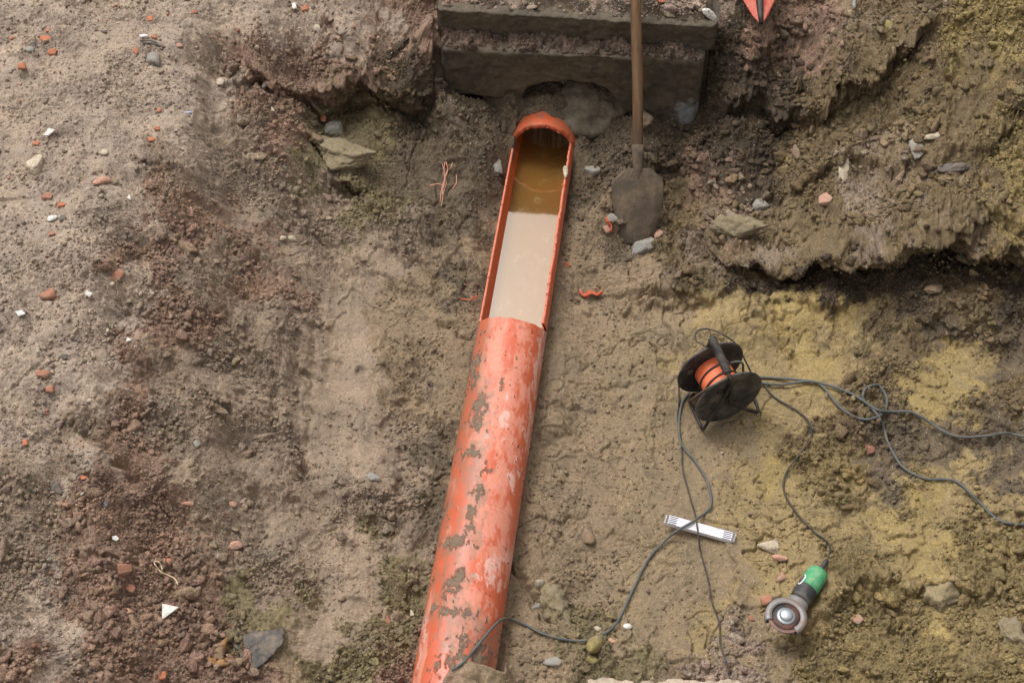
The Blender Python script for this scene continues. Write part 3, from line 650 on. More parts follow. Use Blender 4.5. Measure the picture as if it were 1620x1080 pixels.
STONES = [
 ('block','clay',545,248,92,52,-18,'large flat olive stone in the hollow of the left bank'),
 ('rock','grey',528,205,34,26,20,'grey stone resting above the large flat olive stone'),
 ('rock','brown',500,220,26,18,0,'brown stone left of the large flat olive stone'),
 ('round','grey',243,95,28,30,0,'round speckled grey stone on the upper left ground'),
 ('block','wet',945,166,108,84,-10,'boulder under the arch of the dark concrete block'),
 ('rock','brown',1015,190,38,50,5,'brown stone behind the shovel handle below the concrete'),
 ('clod','clay',1160,362,66,50,-5,'squarish olive soil block on the bank right of the shovel'),
 ('rock','grey',1021,390,40,30,10,'grey stone just below the shovel blade tip'),
 ('rock','pink',1040,372,24,18,30,'pink stone beside the shovel blade tip'),
 ('brick','pink',1306,318,24,22,20,'pale red brick piece in the middle of the right bank'),
 ('rock','pale',1334,270,18,54,-8,'long upright pale stone on the right bank'),
 ('rock','grey',1451,235,22,38,5,'pale grey stone standing upright high on the right bank'),
 ('rock','pale',1475,217,34,14,-10,'flat pale stone beside the upright grey one on the right bank'),
 ('slab','dark',1498,268,50,20,-6,'dark flat stone sticking out of the right bank'),
 ('rock','olive',1404,42,20,28,10,'olive stone at the top edge of the right bank'),
 ('rock','brown',1262,243,22,26,0,'brown stone in the upper middle of the right bank'),
 ('rock','olive',1250,252,14,20,0,'small olive stone touching the brown stone on the right bank'),
 ('rock','grey',1204,326,28,22,0,'grey stone above the squarish soil block on the right bank'),
 ('rock','pale',1222,866,32,26,-15,'pale stone between the folding rule and the angle grinder'),
 ('rock','pink',1238,884,16,12,0,'small pink stone below the pale stone near the grinder'),
 ('rock','pink',1236,912,16,14,0,'small pink stone at the left of the green grinder body'),
 ('brick','brick',1212,950,18,18,30,'red brick piece left of the grinder guard'),
 ('brick','brick',1188,979,12,12,10,'tiny red brick piece farther left of the grinder guard'),
 ('round','brown',932,853,28,28,0,'smooth brown stone on clay between pipe and folding rule'),
 ('clod','clay',875,948,44,54,10,'large pale lump on the clay right of the pipe'),
 ('round','pale',853,923,18,18,0,'small round stone above the large pale lump'),
 ('rock','grey',853,958,16,12,20,'small grey stone left of the large pale lump'),
 ('round','olive',942,1022,34,32,0,'rounded yellow green stone under the grey cable'),
 ('round','olive',936,1045,20,16,0,'smaller yellow green stone below the rounded one'),
 ('rock','cream',945,994,15,13,0,'cream stone on the edge of the grey cable bend'),
 ('rock','white',993,991,16,12,0,'white stone right of the grey cable bend'),
 ('rock','pink',969,1015,20,15,10,'pink stone right of the rounded yellow green stone'),
 ('rock','grey',880,1047,18,18,0,'grey stone near the bottom edge under the cable'),
 ('slab','dark',408,1018,58,50,18,'dark grey triangular slab at the bottom left'),
 ('shard','white',268,970,34,34,0,'white triangular tile shard with chipped glaze, lower left'),
 ('brick','brick',193,901,30,22,10,'largest red brick piece on the lower left ground'),
 ('brick','brick',207,930,20,16,-20,'red brick piece just below the largest one, lower left'),
 ('rock','pink',200,968,22,16,15,'pinkish stone left of the white triangular tile shard'),
 ('brick','orange',267,888,12,14,0,'orange brick chip beside the curled string'),
 ('shard','white',289,883,10,14,20,'white chip right of the curled string'),
 ('rock','rust',335,1046,20,13,-30,'rust coloured stone left of the dark triangular slab'),
 ('rock','rust',359,1046,14,16,10,'rust coloured stone touching the corner of the dark triangular slab'),
 ('rock','brown',376,1048,14,14,0,'brown stone under the dark triangular slab'),
 ('brick','orange',257,1068,16,14,20,'orange brick chip at the bottom edge, lower left'),
 ('shard','white',183,853,12,10,0,'glossy white chip above the red brick pieces, lower left'),
 ('rock','dark',87,772,20,24,10,'dark slate stone at the left edge area'),
 ('brick','orange',132,756,10,8,0,'small orange chip right of the dark slate stone'),
 ('shard','cream',124,798,6,13,0,'upright cream chip below the dark slate stone'),
 ('strip','blue',168,796,7,10,0,'small blue scrap below the dark slate stone'),
 ('rock','pink',299,797,18,9,0,'pink pebble in the middle of the lower left slope'),
 ('rock','pink',368,797,15,10,0,'pale pink pebble at the foot of the left slope'),
 ('rock','pink',374,862,20,16,0,'pink grey stone beside the greenish soil, lower left'),
 ('brick','brick',186,436,18,22,-35,'brown brick piece lying diagonally on the left ground'),
 ('brick','brick',78,467,18,24,-40,'brown brick piece leaning left of the white chips'),
 ('shard','white',141,467,15,13,20,'white chip right of the leaning brown brick piece'),
 ('shard','white',33,498,15,12,0,'white chip near the left edge of the ground'),
 ('shard','cream',170,524,7,8,0,'tiny cream chip below the white chips on the left'),
 ('shard','cream',61,556,7,8,0,'tiny cream chip above the flat salmon brick piece'),
 ('shard','white',204,540,9,7,0,'tiny white chip at the rim of the reddish soil strip'),
 ('rock','dark',102,565,14,10,0,'small dark stone right of the tiny cream chip'),
 ('brick','brick',68,592,22,15,0,'flat salmon brick piece on the left ground'),
 ('brick','brick',79,617,15,13,0,'worn reddish brick piece below the salmon one'),
 ('brick','orange',73,652,8,8,0,'tiny orange chip below the worn reddish brick piece'),
 ('brick','orange',40,701,10,12,20,'bright orange chip near the left edge, below mid height'),
 ('rock','pale',142,634,12,9,0,'small pale stone on the left ground at mid height'),
 ('shard','white',80,213,22,13,25,'pointed white shard on the upper left ground'),
 ('brick','orange',58,228,13,11,0,'orange brick chip below the pointed white shard'),
 ('rock','cream',56,262,32,36,10,'crumbling cream mortar lump on the upper left ground'),
 ('rock','cream',165,243,14,14,0,'cream stone right of the crumbling mortar lump'),
 ('shard','cream',300,209,10,8,0,'cream chip in the upper left middle'),
 ('round','pink',166,287,20,16,0,'rounded pink stone below the cream stone, upper left'),
 ('rock','brown',181,286,11,14,0,'brown stone touching the rounded pink stone'),
 ('shard','white',206,315,8,14,10,'upright white chip right of the rounded pink stone'),
 ('rock','white',82,346,17,12,0,'whitish stone below the orange brick pile on the left'),
 ('rock','dark',100,346,12,15,0,'dark stone touching the whitish stone on the left'),
 ('brick','brick',75,312,20,16,0,'soft red brick piece above the whitish stone'),
 ('brick','orange',97,325,16,10,10,'orange brick piece right of the soft red one'),
 ('brick','brick',82,370,10,10,0,'red brick chip below the whitish stone on the left'),
 ('brick','orange',76,49,9,10,0,'orange chip, topmost of the upper left cluster'),
 ('brick','orange',72,63,17,11,0,'orange brick piece in the middle of the upper left cluster'),
 ('brick','orange',83,84,14,13,0,'orange brick piece at the foot of the upper left cluster'),
 ('rock','dark',53,72,11,9,0,'dark pebble left of the orange cluster, upper left'),
 ('rock','grey',47,80,15,12,0,'grey stone beneath the dark pebble, upper left'),
 ('brick','orange',35,106,14,12,10,'orange brick piece near the upper left edge'),
 ('brick','orange',19,61,7,7,0,'tiny orange chip at the upper left edge'),
 ('brick','orange',238,31,12,13,0,'orange brick piece above the round speckled stone'),
 ('brick','orange',244,60,9,9,0,'orange chip touching the white strip above the speckled stone'),
 ('brick','orange',215,82,9,13,0,'orange chip left of the round speckled stone'),
 ('shard','white',229,61,19,7,-10,'white strip above the round speckled stone'),
 ('brick','pink',284,73,11,8,0,'pale orange chip right of the round speckled stone'),
 ('brick','orange',307,20,11,9,0,'orange chip near the top edge, left third'),
 ('shard','white',467,12,10,13,10,'white shard near the top edge'),
 ('brick','orange',483,14,12,12,0,'orange brick piece right of the white shard at the top'),
 ('rock','cream',503,45,19,11,-10,'cream stone at the rim of the upper left hollow'),
 ('rock','cream',349,131,15,13,30,'cream stone at the left end of the hollow'),
 ('shard','white',394,113,5,11,-20,'thin white chip in the reddish hollow'),
 ('rock','grey',420,134,10,11,0,'grey pebble in the reddish hollow'),
 ('shard','cream',433,174,8,14,0,'upright cream chip on the reddish soil below the hollow'),
 ('brick','orange',252,175,7,9,0,'small orange chip, topmost of three left of the reddish hollow'),
 ('brick','orange',249,204,11,9,0,'orange chip, middle of three left of the reddish hollow'),
 ('brick','orange',240,222,15,11,20,'orange brick piece, lowest of three left of the hollow'),
 ('strip','violet',298,178,16,5,20,'pale blue plastic strip on the upper left ground'),
 ('brick','orange',512,189,11,12,-30,'orange brick chip above the grey stone in the hollow'),
 ('brick','brick',613,981,12,15,10,'red brick chip between greenish soil and pipe'),
 ('shard','cream',652,972,8,16,0,'upright cream chip just left of the pipe'),
 ('rock','grey',590,757,26,12,0,'flat grey stone on the left slope beside the pipe'),
 ('rock','brown',346,650,36,14,-4,'long brown grey stone on the middle of the left slope'),
 ('rock','grey',312,702,15,14,0,'grey stone below the long one on the left slope'),
 ('round','pale',447,378,14,12,0,'left one of two pale pebbles side by side on the slope'),
 ('round','pale',461,378,13,13,0,'right one of two pale pebbles side by side on the slope'),
 ('rock','dark',437,387,11,10,0,'dark pebble beside the two pale pebbles'),
 ('rock','grey',940,273,24,16,20,'crumpled whitish lump left of the shovel blade'),
 ('rock','grey',970,345,20,14,0,'light grey stone at the left edge of the shovel blade'),
 ('brick','pink',962,362,14,16,20,'red and white brick chip at the left of the shovel blade'),
 ('rock','brick',1376,712,20,20,0,'reddish stone below the loop in the cables'),
 ('clod','clay',1486,945,58,50,-10,'large squarish clod on the lower right mound'),
 ('clod','clay',1600,1000,44,56,10,'large clod at the right edge of the lower mound'),
 ('rock','pink',1355,980,22,16,0,'pinkish stone at the top of the lower right mound'),
 ('rock','white',1120,22,30,18,0,'whitish flat stone on the slab near the shovel handle'),
 ('round','orange',965+82,3,16,10,0,'orange pebble on top of the slab right of the shovel handle'),
 ('rock','grey',785,268,26,22,0,'grey clod stone left of the open pipe end'),
 ('rock','brown',1475,200+260,30,22,0,'brown stone at the shaded foot of the right bank'),
 ('rock','brick',1130,283,9,9,0,'small red chip on the soil right of the shovel'),
]
STONES = [s for s in STONES]
for s in STONES: stone(*s)

# ------------------------------------------------------------------ concrete
CONC = Mat('wet_concrete'); n1 = CONC.noise(6, 7, .7); n2 = CONC.noise(45, 6, .7); n3 = CONC.noise(260, 3, .7)
c_ = CONC.mix(CONC.ramp(n1, .35, .68), srgb(72,65,55), srgb(104,91,72))
c_ = CONC.mix(1, c_, CONC.ramp(n2, .3, .7, (.6,.6,.6,1), (1.4,1.38,1.34,1)), 'MULTIPLY'); c_ = CONC.mix(1, c_, CONC.ramp(n3, .3, .7, (.8,.8,.8,1), (1.2,1.2,1.2,1)), 'MULTIPLY')
gx = CONC.n('NewGeometry'); vd = CONC.n('VectorMath', operation='DISTANCE'); CONC.l(CONC.tc.outputs['Object'], vd.inputs[0])
SPOT = unproj(1090, 172, .2); vd.inputs[1].default_value = tuple(SPOT)
sp = CONC.math('ADD', CONC.ramp(vd.outputs['Value'], .02, .13, (1,1,1,1), (0,0,0,1)), CONC.math('MULTIPLY', CONC.math('SUBTRACT', n2, .5), 1.6))
c_ = CONC.mix(CONC.math('MULTIPLY', CONC.ramp(sp, .45, .9), .8), c_, srgb(170,172,174))
nz_ = CONC.n('SeparateXYZ'); CONC.l(gx.outputs['Normal'], nz_.inputs[0])
dm = CONC.math('MAXIMUM', CONC.math('MULTIPLY', CONC.ramp(nz_.outputs[2], .4, .8), CONC.ramp(n2, .3, .6)), CONC.ramp(CONC.noise(11, 8, .75), .52, .68))
c_ = CONC.mix(CONC.math('MULTIPLY', dm, .4), c_, srgb(120,108,94))
CONC.col(c_); CONC.rough(CONC.ramp(n2, .3, .7, (.55,.55,.55,1), (.9,.9,.9,1)), .4); CONC.bump(CONC.math('ADD', n2, CONC.math('MULTIPLY', n3, .7)), .9, .010)
def extruded(front, back_off, mat, name, jitter=.0035):
    """front: outline in (along, z) of a front face between two world points, finely subdivided"""
    pass
def block(name, L, R, ztop, thick, bottom, mat, label, cat, seed):
    """vertical faced concrete block: front edge from L to R, bottom(u) gives the lower outline"""
    d = (R-L); ln = np.linalg.norm(d[:2]); d = d/ln; n_ = np.array([-d[1], d[0], 0]); n_ = n_ if n_[1] > 0 else -n_
    nu, nv = 150, 34; V = []; 
    us = np.linspace(0, ln, nu); uu, vv = np.meshgrid(us, np.linspace(0, 1, nv))
    zb = np.array([bottom(a) for a in us/ln]); zt = L[2]+(R[2]-L[2])*us/ln
    zz = zt[None]*(vv)+zb[None]*(1-vv)
    rough = .006*fbm(uu*14, zz*14, 5, seed, .6)+.010*np.clip(fbm(uu*7, zz*7, 3, seed+1)-.45, 0, 1)
    edge_r = .012*(np.maximum(0, (vv-.93)/.07))**2+.02*np.maximum(0, 1-uu/.02)**2+.03*np.maximum(0, 1-(ln-uu)/.03)**2
    Fp = L[None,None]*np.array([1,1,0])+uu[...,None]*d*np.array([1,1,0])+(rough+edge_r)[...,None]*n_; Fp[...,2] = zz-.004*np.maximum(0,(vv-.93)/.07)*np.abs(fbm(uu*30, uu*0, 3, seed+4))*3
    nb = 14; Tp = Fp[-1][None]+np.linspace(0, thick, nb)[1:,None,None]*n_; Tp[...,2] += .003*fbm(Tp[...,0]*15, Tp[...,1]*15, 3, seed+3)
    Bk = np.stack([Tp[-1]*np.array([1,1,0])+np.array([0,0,1])*zb[:,None]], 0)
    G = np.vstack([Fp, Tp, Bk]); m = len(G)
    V = G.reshape(-1,3); Fc = [(i*nu+j, i*nu+j+1, (i+1)*nu+j+1, (i+1)*nu+j) for i in range(m-1) for j in range(nu-1)]
    Fc += [((m-1)*nu+j, (m-1)*nu+j+1, j+1, j) for j in range(nu-1)]
    Fc += [tuple(i*nu for i in range(m))[::-1], tuple(i*nu+nu-1 for i in range(m))]
    me = pymesh(name, V, Fc, True); o = link(name, me, mat); return tag(o, label, cat)
def zb_low(u):
    px = 696+u*420
    pts_ = [(696,.25),(780,.24),(822,.235),(835,.30),(870,.335),(905,.345),(940,.335),(965,.31),(990,.24),(1010,.15),(1040,.12),(1116,.10)]
    return float(np.interp(px, [p[0] for p in pts_], [p[1] for p in pts_]))
block('concrete_block', LBL, LBR, .48, .30, zb_low, CONC.m, 'dark wet concrete foundation block with arched underside above the pipe', 'concrete block', 301)
block('concrete_slab', UBL, UBR, .6, .115, lambda u: .475, CONC.m, 'long upper concrete slab with gravel on top, set back above the block', 'concrete slab', 311)

# near kerb: only its top edge reaches into the picture
KR = stone_material('pale_concrete', srgb(172,156,138), .18, .9, 30)
ka, kb = unproj(930, 1072, .09), unproj(1225, 1080, .09)
me = None
nk = 60; V = []; kd = (kb-ka)/np.linalg.norm(kb-ka); kn = np.array([kd[1], -kd[0], 0]); kn = kn if kn[1] < 0 else -kn
for i in range(nk+1):
    q = ka+(kb-ka)*i/nk; j = .012*float(fbm(np.array([i*.21]), np.array([.3]), 4, 321)[0])
    for (o_, z_) in ((0+j,-.10),(0+j,0.0),(.012+j,.012),(.20,.014),(.20,-.10)): V.append(q+kn*o_+np.array([0,0,z_+ (.004*float(perlin(np.array([i*.4]), np.array([o_*9.]), 5)[0]))]))
Fc = [(i*5+j, i*5+(j+1)%5, (i+1)*5+(j+1)%5, (i+1)*5+j) for i in range(nk) for j in range(5)]+[tuple(range(5)), tuple(nk*5+j for j in range(5))[::-1]]
tag(link('concrete_kerb', pymesh('concrete_kerb', V, Fc), KR), 'rough pale concrete edge along the bottom of the view', 'kerb')

# ------------------------------------------------------------------ the orange pipe (local z runs along the axis)
rt = empty('drain_pipe', (PA[0], PA[1], PA[2]))
Zax = Vector(PD); Xax = Vector(PN); Yax = Zax.cross(Xax)     # local x: right, local y: up or down
if Yax.z < 0: Yax = -Yax; flip = True
else: flip = False
Mx = Matrix((Xax, Yax, Zax)).transposed()
rt.rotation_euler = Mx.to_euler() if Mx.determinant() > 0 else (0,0,0)
if Mx.determinant() < 0:                                   # keep right-handed: mirror local x
    Mx = Matrix((-Xax, Yax, Zax)).transposed(); rt.rotation_euler = Mx.to_euler(); XS_ = -1
else: XS_ = 1
tag(rt, 'long orange plastic drain pipe, muddy, with its far half cut open and holding brown water', 'pipe')
def arc(th0, th1, s0f, s1f, ri, ro, nth, ns, closed, jag=0):
    """pipe wall between angles (0 = right, 90 = up) and between axial limits depending on the angle"""
    ths = np.linspace(th0, th1, nth, endpoint=not closed); V = []
    for layer in (ro, ri):
        for k in range(ns):
            for th in ths:
                s0, s1 = s0f(th), s1f(th); s = s0+(s1-s0)*k/(ns-1)
                r = layer(th, s) if callable(layer) else layer
                V.append((XS_*r*math.cos(th), r*math.sin(th), s))
    n_ = nth; o = ns*n_; Fc = []; J = n_ if closed else n_-1
    for k in range(ns-1):
        for j in range(J):
            a, b = k*n_+j, k*n_+(j+1)%n_
            Fc.append((a, b, b+n_, a+n_)); Fc.append((o+a, o+a+n_, o+b+n_, o+b))
    for j in range(J):
        a, b = j, (j+1)%n_; Fc.append((a, o+a, o+b, b)); e = (ns-1)*n_; Fc.append((e+a, e+b, o+e+b, o+e+a))
    if not closed:
        for k in range(ns-1):
            a = k*n_; Fc.append((a, a+n_, o+a+n_, o+a)); a = k*n_+n_-1; Fc.append((a, o+a, o+a+n_, a+n_))
    return V, Fc, ns, n_
S_CUT = s_at(520); RI = PR-.008
def mat_in(me, inner_mats):
    for m in inner_mats: me.materials.append(m)
cutj = [random.uniform(-.0015,.0015) for _ in range(400)]
nth, ns = 260, 620
th_, sg = np.meshgrid(np.linspace(0, 2*np.pi, nth, endpoint=False), np.linspace(0, 1, ns))
s1_ = S_CUT-.050*np.maximum(0, np.sin(th_))**.8+.0015*np.sin(17*th_)-.007*np.cos(th_)*np.maximum(0, np.sin(th_))+.0015*fbm(th_*9, th_*0, 3, 411)
S2 = -.72+(s1_+.72)*sg
W0 = PA+PN*(PR*np.cos(th_))[...,None]+np.array(Yax)*(PR*np.sin(th_))[...,None]+PD*S2[...,None]
bx, by = proj(W0[...,0], W0[...,1], W0[...,2]); ua = PR*th_
def spots(lst, noise, thr, wd):
    v = np.full(bx.shape, -9.)
    for (mx, my, sx_, sy_) in lst: v = np.maximum(v, 1-((bx-mx-(my-by)*.16)/sx_)**2-((by-my)/sy_)**2)
    return sstep((np.maximum(v, -1.2)+noise-thr)/wd)
nA = 1.25*fbm(ua*30, S2*15, 6, 412, .7); nB = fbm(ua*14, S2*5, 5, 415, .62); nC = fbm(ua*60, S2*50, 3, 418, .6)
mud = spots([(750,590,10,44),(757,655,15,44),(742,715,18,14),(768,745,9,22),(755,778,12,18),(744,825,13,30),(722,858,28,13),(716,925,18,34),(722,968,40,10),(692,962,20,9),
             (738,1010,22,22),(748,1040,44,24),(705,1050,30,22),(793,610,5,14),(700,800,9,40),(845,745,6,14)], nA*.75+.5*nC, .34, .8)
mud = np.maximum(mud, sstep((nC*1.2+.5*nA-1.15)/.3))
film = sstep((np.degrees(th_)-108)/34)*sstep((265-np.degrees(th_))/40)*np.clip(.55+.7*nB, 0, 1)*np.clip(1.1-(by-560)/420, .25, 1)
dust = sstep((nB+.75*spots([(800,600,42,120),(782,720,34,60),(770,800,44,60),(765,900,46,50),(745,960,40,60)], nA*.5, -.2, .8)-.1)/.7)
white = spots([(775,900,22,26),(792,885,22,10),(790,925,14,12),(815,745,10,44),(848,590,6,80),(838,660,7,50),(800,650,8,50),(765,690,10,22),(815,940,8,30),(670,1000,6,60)], nA*1.1, .45, .7)
white = np.maximum(white*.9, .5*sstep((26-np.degrees(np.minimum(th_, 2*np.pi-th_)))/12)*np.clip(.5+nB, 0, 1))
rr_ = PR+mud*(.0015+.0022*np.clip(nC+.5, 0, 2)); inner = RI
Vo = np.stack([XS_*rr_*np.cos(th_), rr_*np.sin(th_), S2], -1).reshape(-1,3)
ki = [0, ns-1]; Vi = np.concatenate([np.stack([XS_*inner*np.cos(th_[k]), inner*np.sin(th_[k]), S2[k]], -1) for k in ki])
i0 = np.arange(ns*nth).reshape(ns, nth); i1 = np.roll(i0, -1, 1)
Fo = np.stack([i0[:-1], i1[:-1], i1[1:], i0[1:]], -1).reshape(-1,4); base_ = ns*nth; j0 = np.arange(nth); j1 = np.roll(j0, -1)
Fi = np.stack([base_+j0, base_+nth+j0, base_+nth+j1, base_+j1], -1); Fe = np.stack([i0[-1], i1[-1], base_+nth+j1, base_+nth+j0], -1); Fs = np.stack([i0[0], base_+j0, base_+j1, i1[0]], -1)
halo = spots([(750,590,16,60),(757,655,24,70),(745,730,30,50),(755,778,20,34),(744,825,22,50),(722,868,40,30),(714,930,30,50),(718,968,50,22),(740,1010,50,34),(745,1040,60,34),(700,800,16,60)], nA*.8, -.35, 1.1)
film = np.maximum(film, .75*halo)
mk3 = np.stack([mud, dust, white], -1).reshape(-1,3); mk3 = np.vstack([mk3, np.zeros((2*nth,3))])
me = fast_mesh('barrel', np.vstack([Vo, Vi]), np.vstack([Fo, Fi, Fe, Fs]), mk3)
fa = me.attributes.new('Film', 'FLOAT', 'POINT'); fa.data.foreach_set('value', np.r_[film.ravel(), np.zeros(2*nth)].astype(np.float32))
o = link('barrel', me, PVC, rt); me.materials.append(PVC_IN); me.materials.append(PVC_CUT)
mi = np.r_[np.zeros(len(Fo)), np.ones(len(Fi)), np.full(len(Fe), 2), np.zeros(len(Fs))].astype(np.int32); me.polygons.foreach_set('material_index', mi)
# ragged cut along the channel sides: left edge slightly above the middle, right edge higher
def chan_arc():
    nth, ns_ = 60, 160; V = []; s0, s1 = S_CUT-.004, S_END+.012
    for layer in (PR-.0002, RI+.0002):
        for k in range(ns_):
            s = s0+(s1-s0)*k/(ns_-1); f = k/(ns_-1)
            jr = .03*float(perlin(np.array([s*14.]), np.array([.5]), 7)[0])+.035*float(perlin(np.array([s*60.]), np.array([.2]), 9)[0])
            jl = .02*float(perlin(np.array([s*16.]), np.array([.9]), 11)[0])+.03*float(perlin(np.array([s*55.]), np.array([.7]), 13)[0])
            tl = math.radians(168)+jl; tr = math.radians(26)+jr                # cut angles
            for j in range(nth):
                th = tl+(tr+2*math.pi-tl)*j/(nth-1); V.append((XS_*layer*math.cos(th), layer*math.sin(th), s))
    o_ = ns_*nth; Fc = []
    for k in range(ns_-1):
        for j in range(nth-1):
            a, b = k*nth+j, k*nth+j+1; Fc.append((a, b, b+nth, a+nth)); Fc.append((o_+a, o_+a+nth, o_+b+nth, o_+b))
        a = k*nth; Fc.append((a, a+nth, o_+a+nth, o_+a)); a = k*nth+nth-1; Fc.append((a, o_+a, o_+a+nth, a+nth))
    return V, Fc, o_
V, Fc, o_ = chan_arc()
me = pymesh('channel', V, Fc, True); link('channel', me, PVC_CUT, rt); me.materials.append(PVC_IN); me.materials.append(PVC_OUT)
for p in me.polygons:
    if all(i >= o_ for i in p.vertices): p.material_index = 1
    elif all(i < o_ for i in p.vertices): p.material_index = 2
SE0 = S_END-.0
V, Fc, ns2, nn2 = arc(0, 2*math.pi, lambda t: SE0+.03*max(0,math.sin(t))*0+.0025*math.sin(9*t+1)+.002*math.sin(23*t), lambda t: SE0+.30, lambda th, s: RI-.001, lambda th, s: PR+.0075-.0045*float(sstep(np.array((s-SE0-.035)/.02))), 96, 26, True)
me = pymesh('socket', V, Fc, True); o = link('socket', me, simple('orange_socket', srgb(190, 86, 46), .42, 0, .7, srgb(112, 96, 78), 22), rt); me.materials.append(PVC_IN)
for p in me.polygons:
    if all(i >= ns2*nn2 for i in p.vertices): p.material_index = 1
# burrs of plastic hanging from the cut rims
burr = []
for k in range(30):
    side = random.random()
    if side < .55: th = math.radians(26)+random.uniform(-.03,.06); s = random.uniform(S_CUT, S_END)
    elif side < .8: th = math.radians(168)+random.uniform(-.05,.03); s = random.uniform(S_CUT, S_END)
    else: th = math.radians(random.uniform(25,155)); s = SE0-.002
    r = PR-.004; c0 = np.array([XS_*r*math.cos(th), r*math.sin(th), s]); L_ = random.uniform(.004,.013)
    q = [c0+np.array([random.uniform(-1,1), random.uniform(-.2,1), random.uniform(-1,1)])*L_*t for t in (0,.5,1)]
    V, Fc = tube(q, [random.uniform(.0015,.003), .002, .0008], 6); link('burr', pymesh('burr', V, Fc, True), PVC_CUT, rt)
# cream sealant lump on the right rim
W = rocky(ICO[3][0], np.random.default_rng(5), 12, 8, .12)*np.array([.010,.009,.03])
th = math.radians(28); W += np.array([XS_*PR*math.cos(th), PR*math.sin(th), s_at(287)])
link('sealant_lump', fast_mesh('sealant_lump', W, ICO[3][1]), SM['cream'], rt)

# water standing in the pipe
MWt = Mat('muddy_water'); T = MWt.t; T.nodes.remove(MWt.b); out = T.nodes['Material Output']
dif = MWt.n('BsdfDiffuse'); nn_ = MWt.noise(9, 4, .6); wsc = MWt.ramp(MWt.noise(16, 7, .7), .55, .72); wsp = MWt.ramp(MWt.noise(120, 3, .6), .70, .74)
MWt.l(MWt.mix(MWt.math('MULTIPLY', MWt.math('MAXIMUM', wsc, wsp), .55), MWt.mix(nn_, srgb(138,104,52), srgb(164,126,66)), srgb(206,184,140)), dif.inputs[0])
trn = MWt.n('BsdfTransparent'); trn.inputs[0].default_value = srgb(190,120,48)
gls = MWt.n('BsdfGlossy'); gls.inputs['Roughness'].default_value = .05; gls.inputs[0].default_value = (1,.89,.78,1)
m1 = MWt.n('MixShader'); m1.inputs[0].default_value = .45; MWt.l(dif.outputs[0], m1.inputs[1]); MWt.l(trn.outputs[0], m1.inputs[2])
m2 = MWt.n('MixShader'); m2.inputs[0].default_value = .26; MWt.l(m1.outputs[0], m2.inputs[1]); MWt.l(gls.outputs[0], m2.inputs[2]); MWt.l(m2.outputs[0], out.inputs[0])
bp = MWt.n('Bump'); bp.inputs['Strength'].default_value = .04; bp.inputs['Distance'].default_value = .003; MWt.l(MWt.noise(30, 2), bp.inputs['Height']); MWt.l(bp.outputs[0], gls.inputs['Normal'])
WZ = -.058; hw = math.sqrt((RI-.0005)**2-WZ**2); ny_ = 40; V = []
s0, s1 = S_CUT-.7, S_END+.28
for i in range(ny_+1):
    for j in range(9):
        p = PA+PD*(s0+(s1-s0)*i/ny_)+PN*(hw*(j/4-1)); V.append((p[0], p[1], .10+WZ))
Fc = [(i*9+j, i*9+j+1, (i+1)*9+j+1, (i+1)*9+j) for i in range(ny_) for j in range(8)]
tag(link('water', pymesh('water', V, Fc, True), MWt.m), 'still muddy water in the cut pipe, half of it mirroring the sky', kind='structure')

# rubble lying on the ledge between the two blocks
lx, lt = np.meshgrid(np.linspace(LBL[0]+.004, LBR[0]-.012, 420), np.linspace(0, 1, 60))
la = LBR[1]+(lx-LBR[0])*(LBL[1]-LBR[1])/(LBL[0]-LBR[0]); lb = UBR[1]+(lx-UBR[0])*(UBL[1]-UBR[1])/(UBL[0]-UBR[0])
ly = la+.004+.010*np.abs(fbm(lx*14, lx*0, 3, 110))+(lb+.03-la)*lt
f1_, f2_, ci_ = cellular(lx/.022, ly/.022, 111); g1_, g2_, gi_ = cellular(lx/.011, ly/.011, 113)
lz = .470+.020*fbm(lx*9, ly*9, 5, 101)+.040*sstep((ly-la)/.09)*(.7+.5*fbm(lx*5, ly*0, 2, 112))+.012*(ci_ < .6)*np.sqrt(np.clip(1-(f1_/.6)**2, 0, 1))+.007*(gi_ < .7)*np.sqrt(np.clip(1-(g1_/.6)**2, 0, 1))
lz[0] -= .03; _, _, lc, _ = regions(lx, ly, lz); lc = lc*.3+np.array(srgb(96,78,66)[:3])*.7; lc *= (.55+.8*ci_)[..., None]
idx = np.arange(lx.size).reshape(lx.shape); Q = np.stack([idx[:-1,:-1], idx[:-1,1:], idx[1:,1:], idx[1:,:-1]], -1).reshape(-1,4)
tag(link('rubble', fast_mesh('rubble', np.stack([lx, ly, lz], -1).reshape(-1,3), Q, lc.reshape(-1,3)), SOIL), 'gravelly rubble lying on the ledge between the two concrete pieces', kind='stuff')
# soil that buries the far end of the pipe, arching over it under the concrete
m_, n_ = 150, 110; tt, ss = np.meshgrid(np.linspace(-.26, .26, m_), np.linspace(0, 1, n_))
s_front = S_END+.060-.022*np.exp(-((tt+.06)/.05)**2)*0+.016*fbm(tt*16, tt*0, 4, 401)-.035*sstep((np.abs(tt)-.08)/.08)+.018*np.exp(-((tt+.03)/.06)**2)
sv = s_front+(S_END+.24-s_front)*ss
gx_, gy_ = PA[0]+PD[0]*sv+PN[0]*tt, PA[1]+PD[1]*sv+PN[1]*tt
tz = bil(Z, FX0, FX1, FY0, FY1, gx_, gy_)
tz = bil(ZPRE, FX0, FX1, FY0, FY1, gx_, gy_)
over = .10+np.sqrt(np.maximum((PR+.004)**2-np.minimum(np.abs(tt), .115)**2, 0))
rise = .010*sstep(ss/.1)+.015*sstep((sv-S_END-.05)/.10)
zc_ = lerp(over+rise, tz+.006, sstep((np.abs(tt)-.085)/.06))+.010*fbm(gx_*20, gy_*20, 4, 403)+.006*fbm(gx_*60, gy_*60, 3, 404)-.05*sstep((np.abs(tt)-.17)/.07)
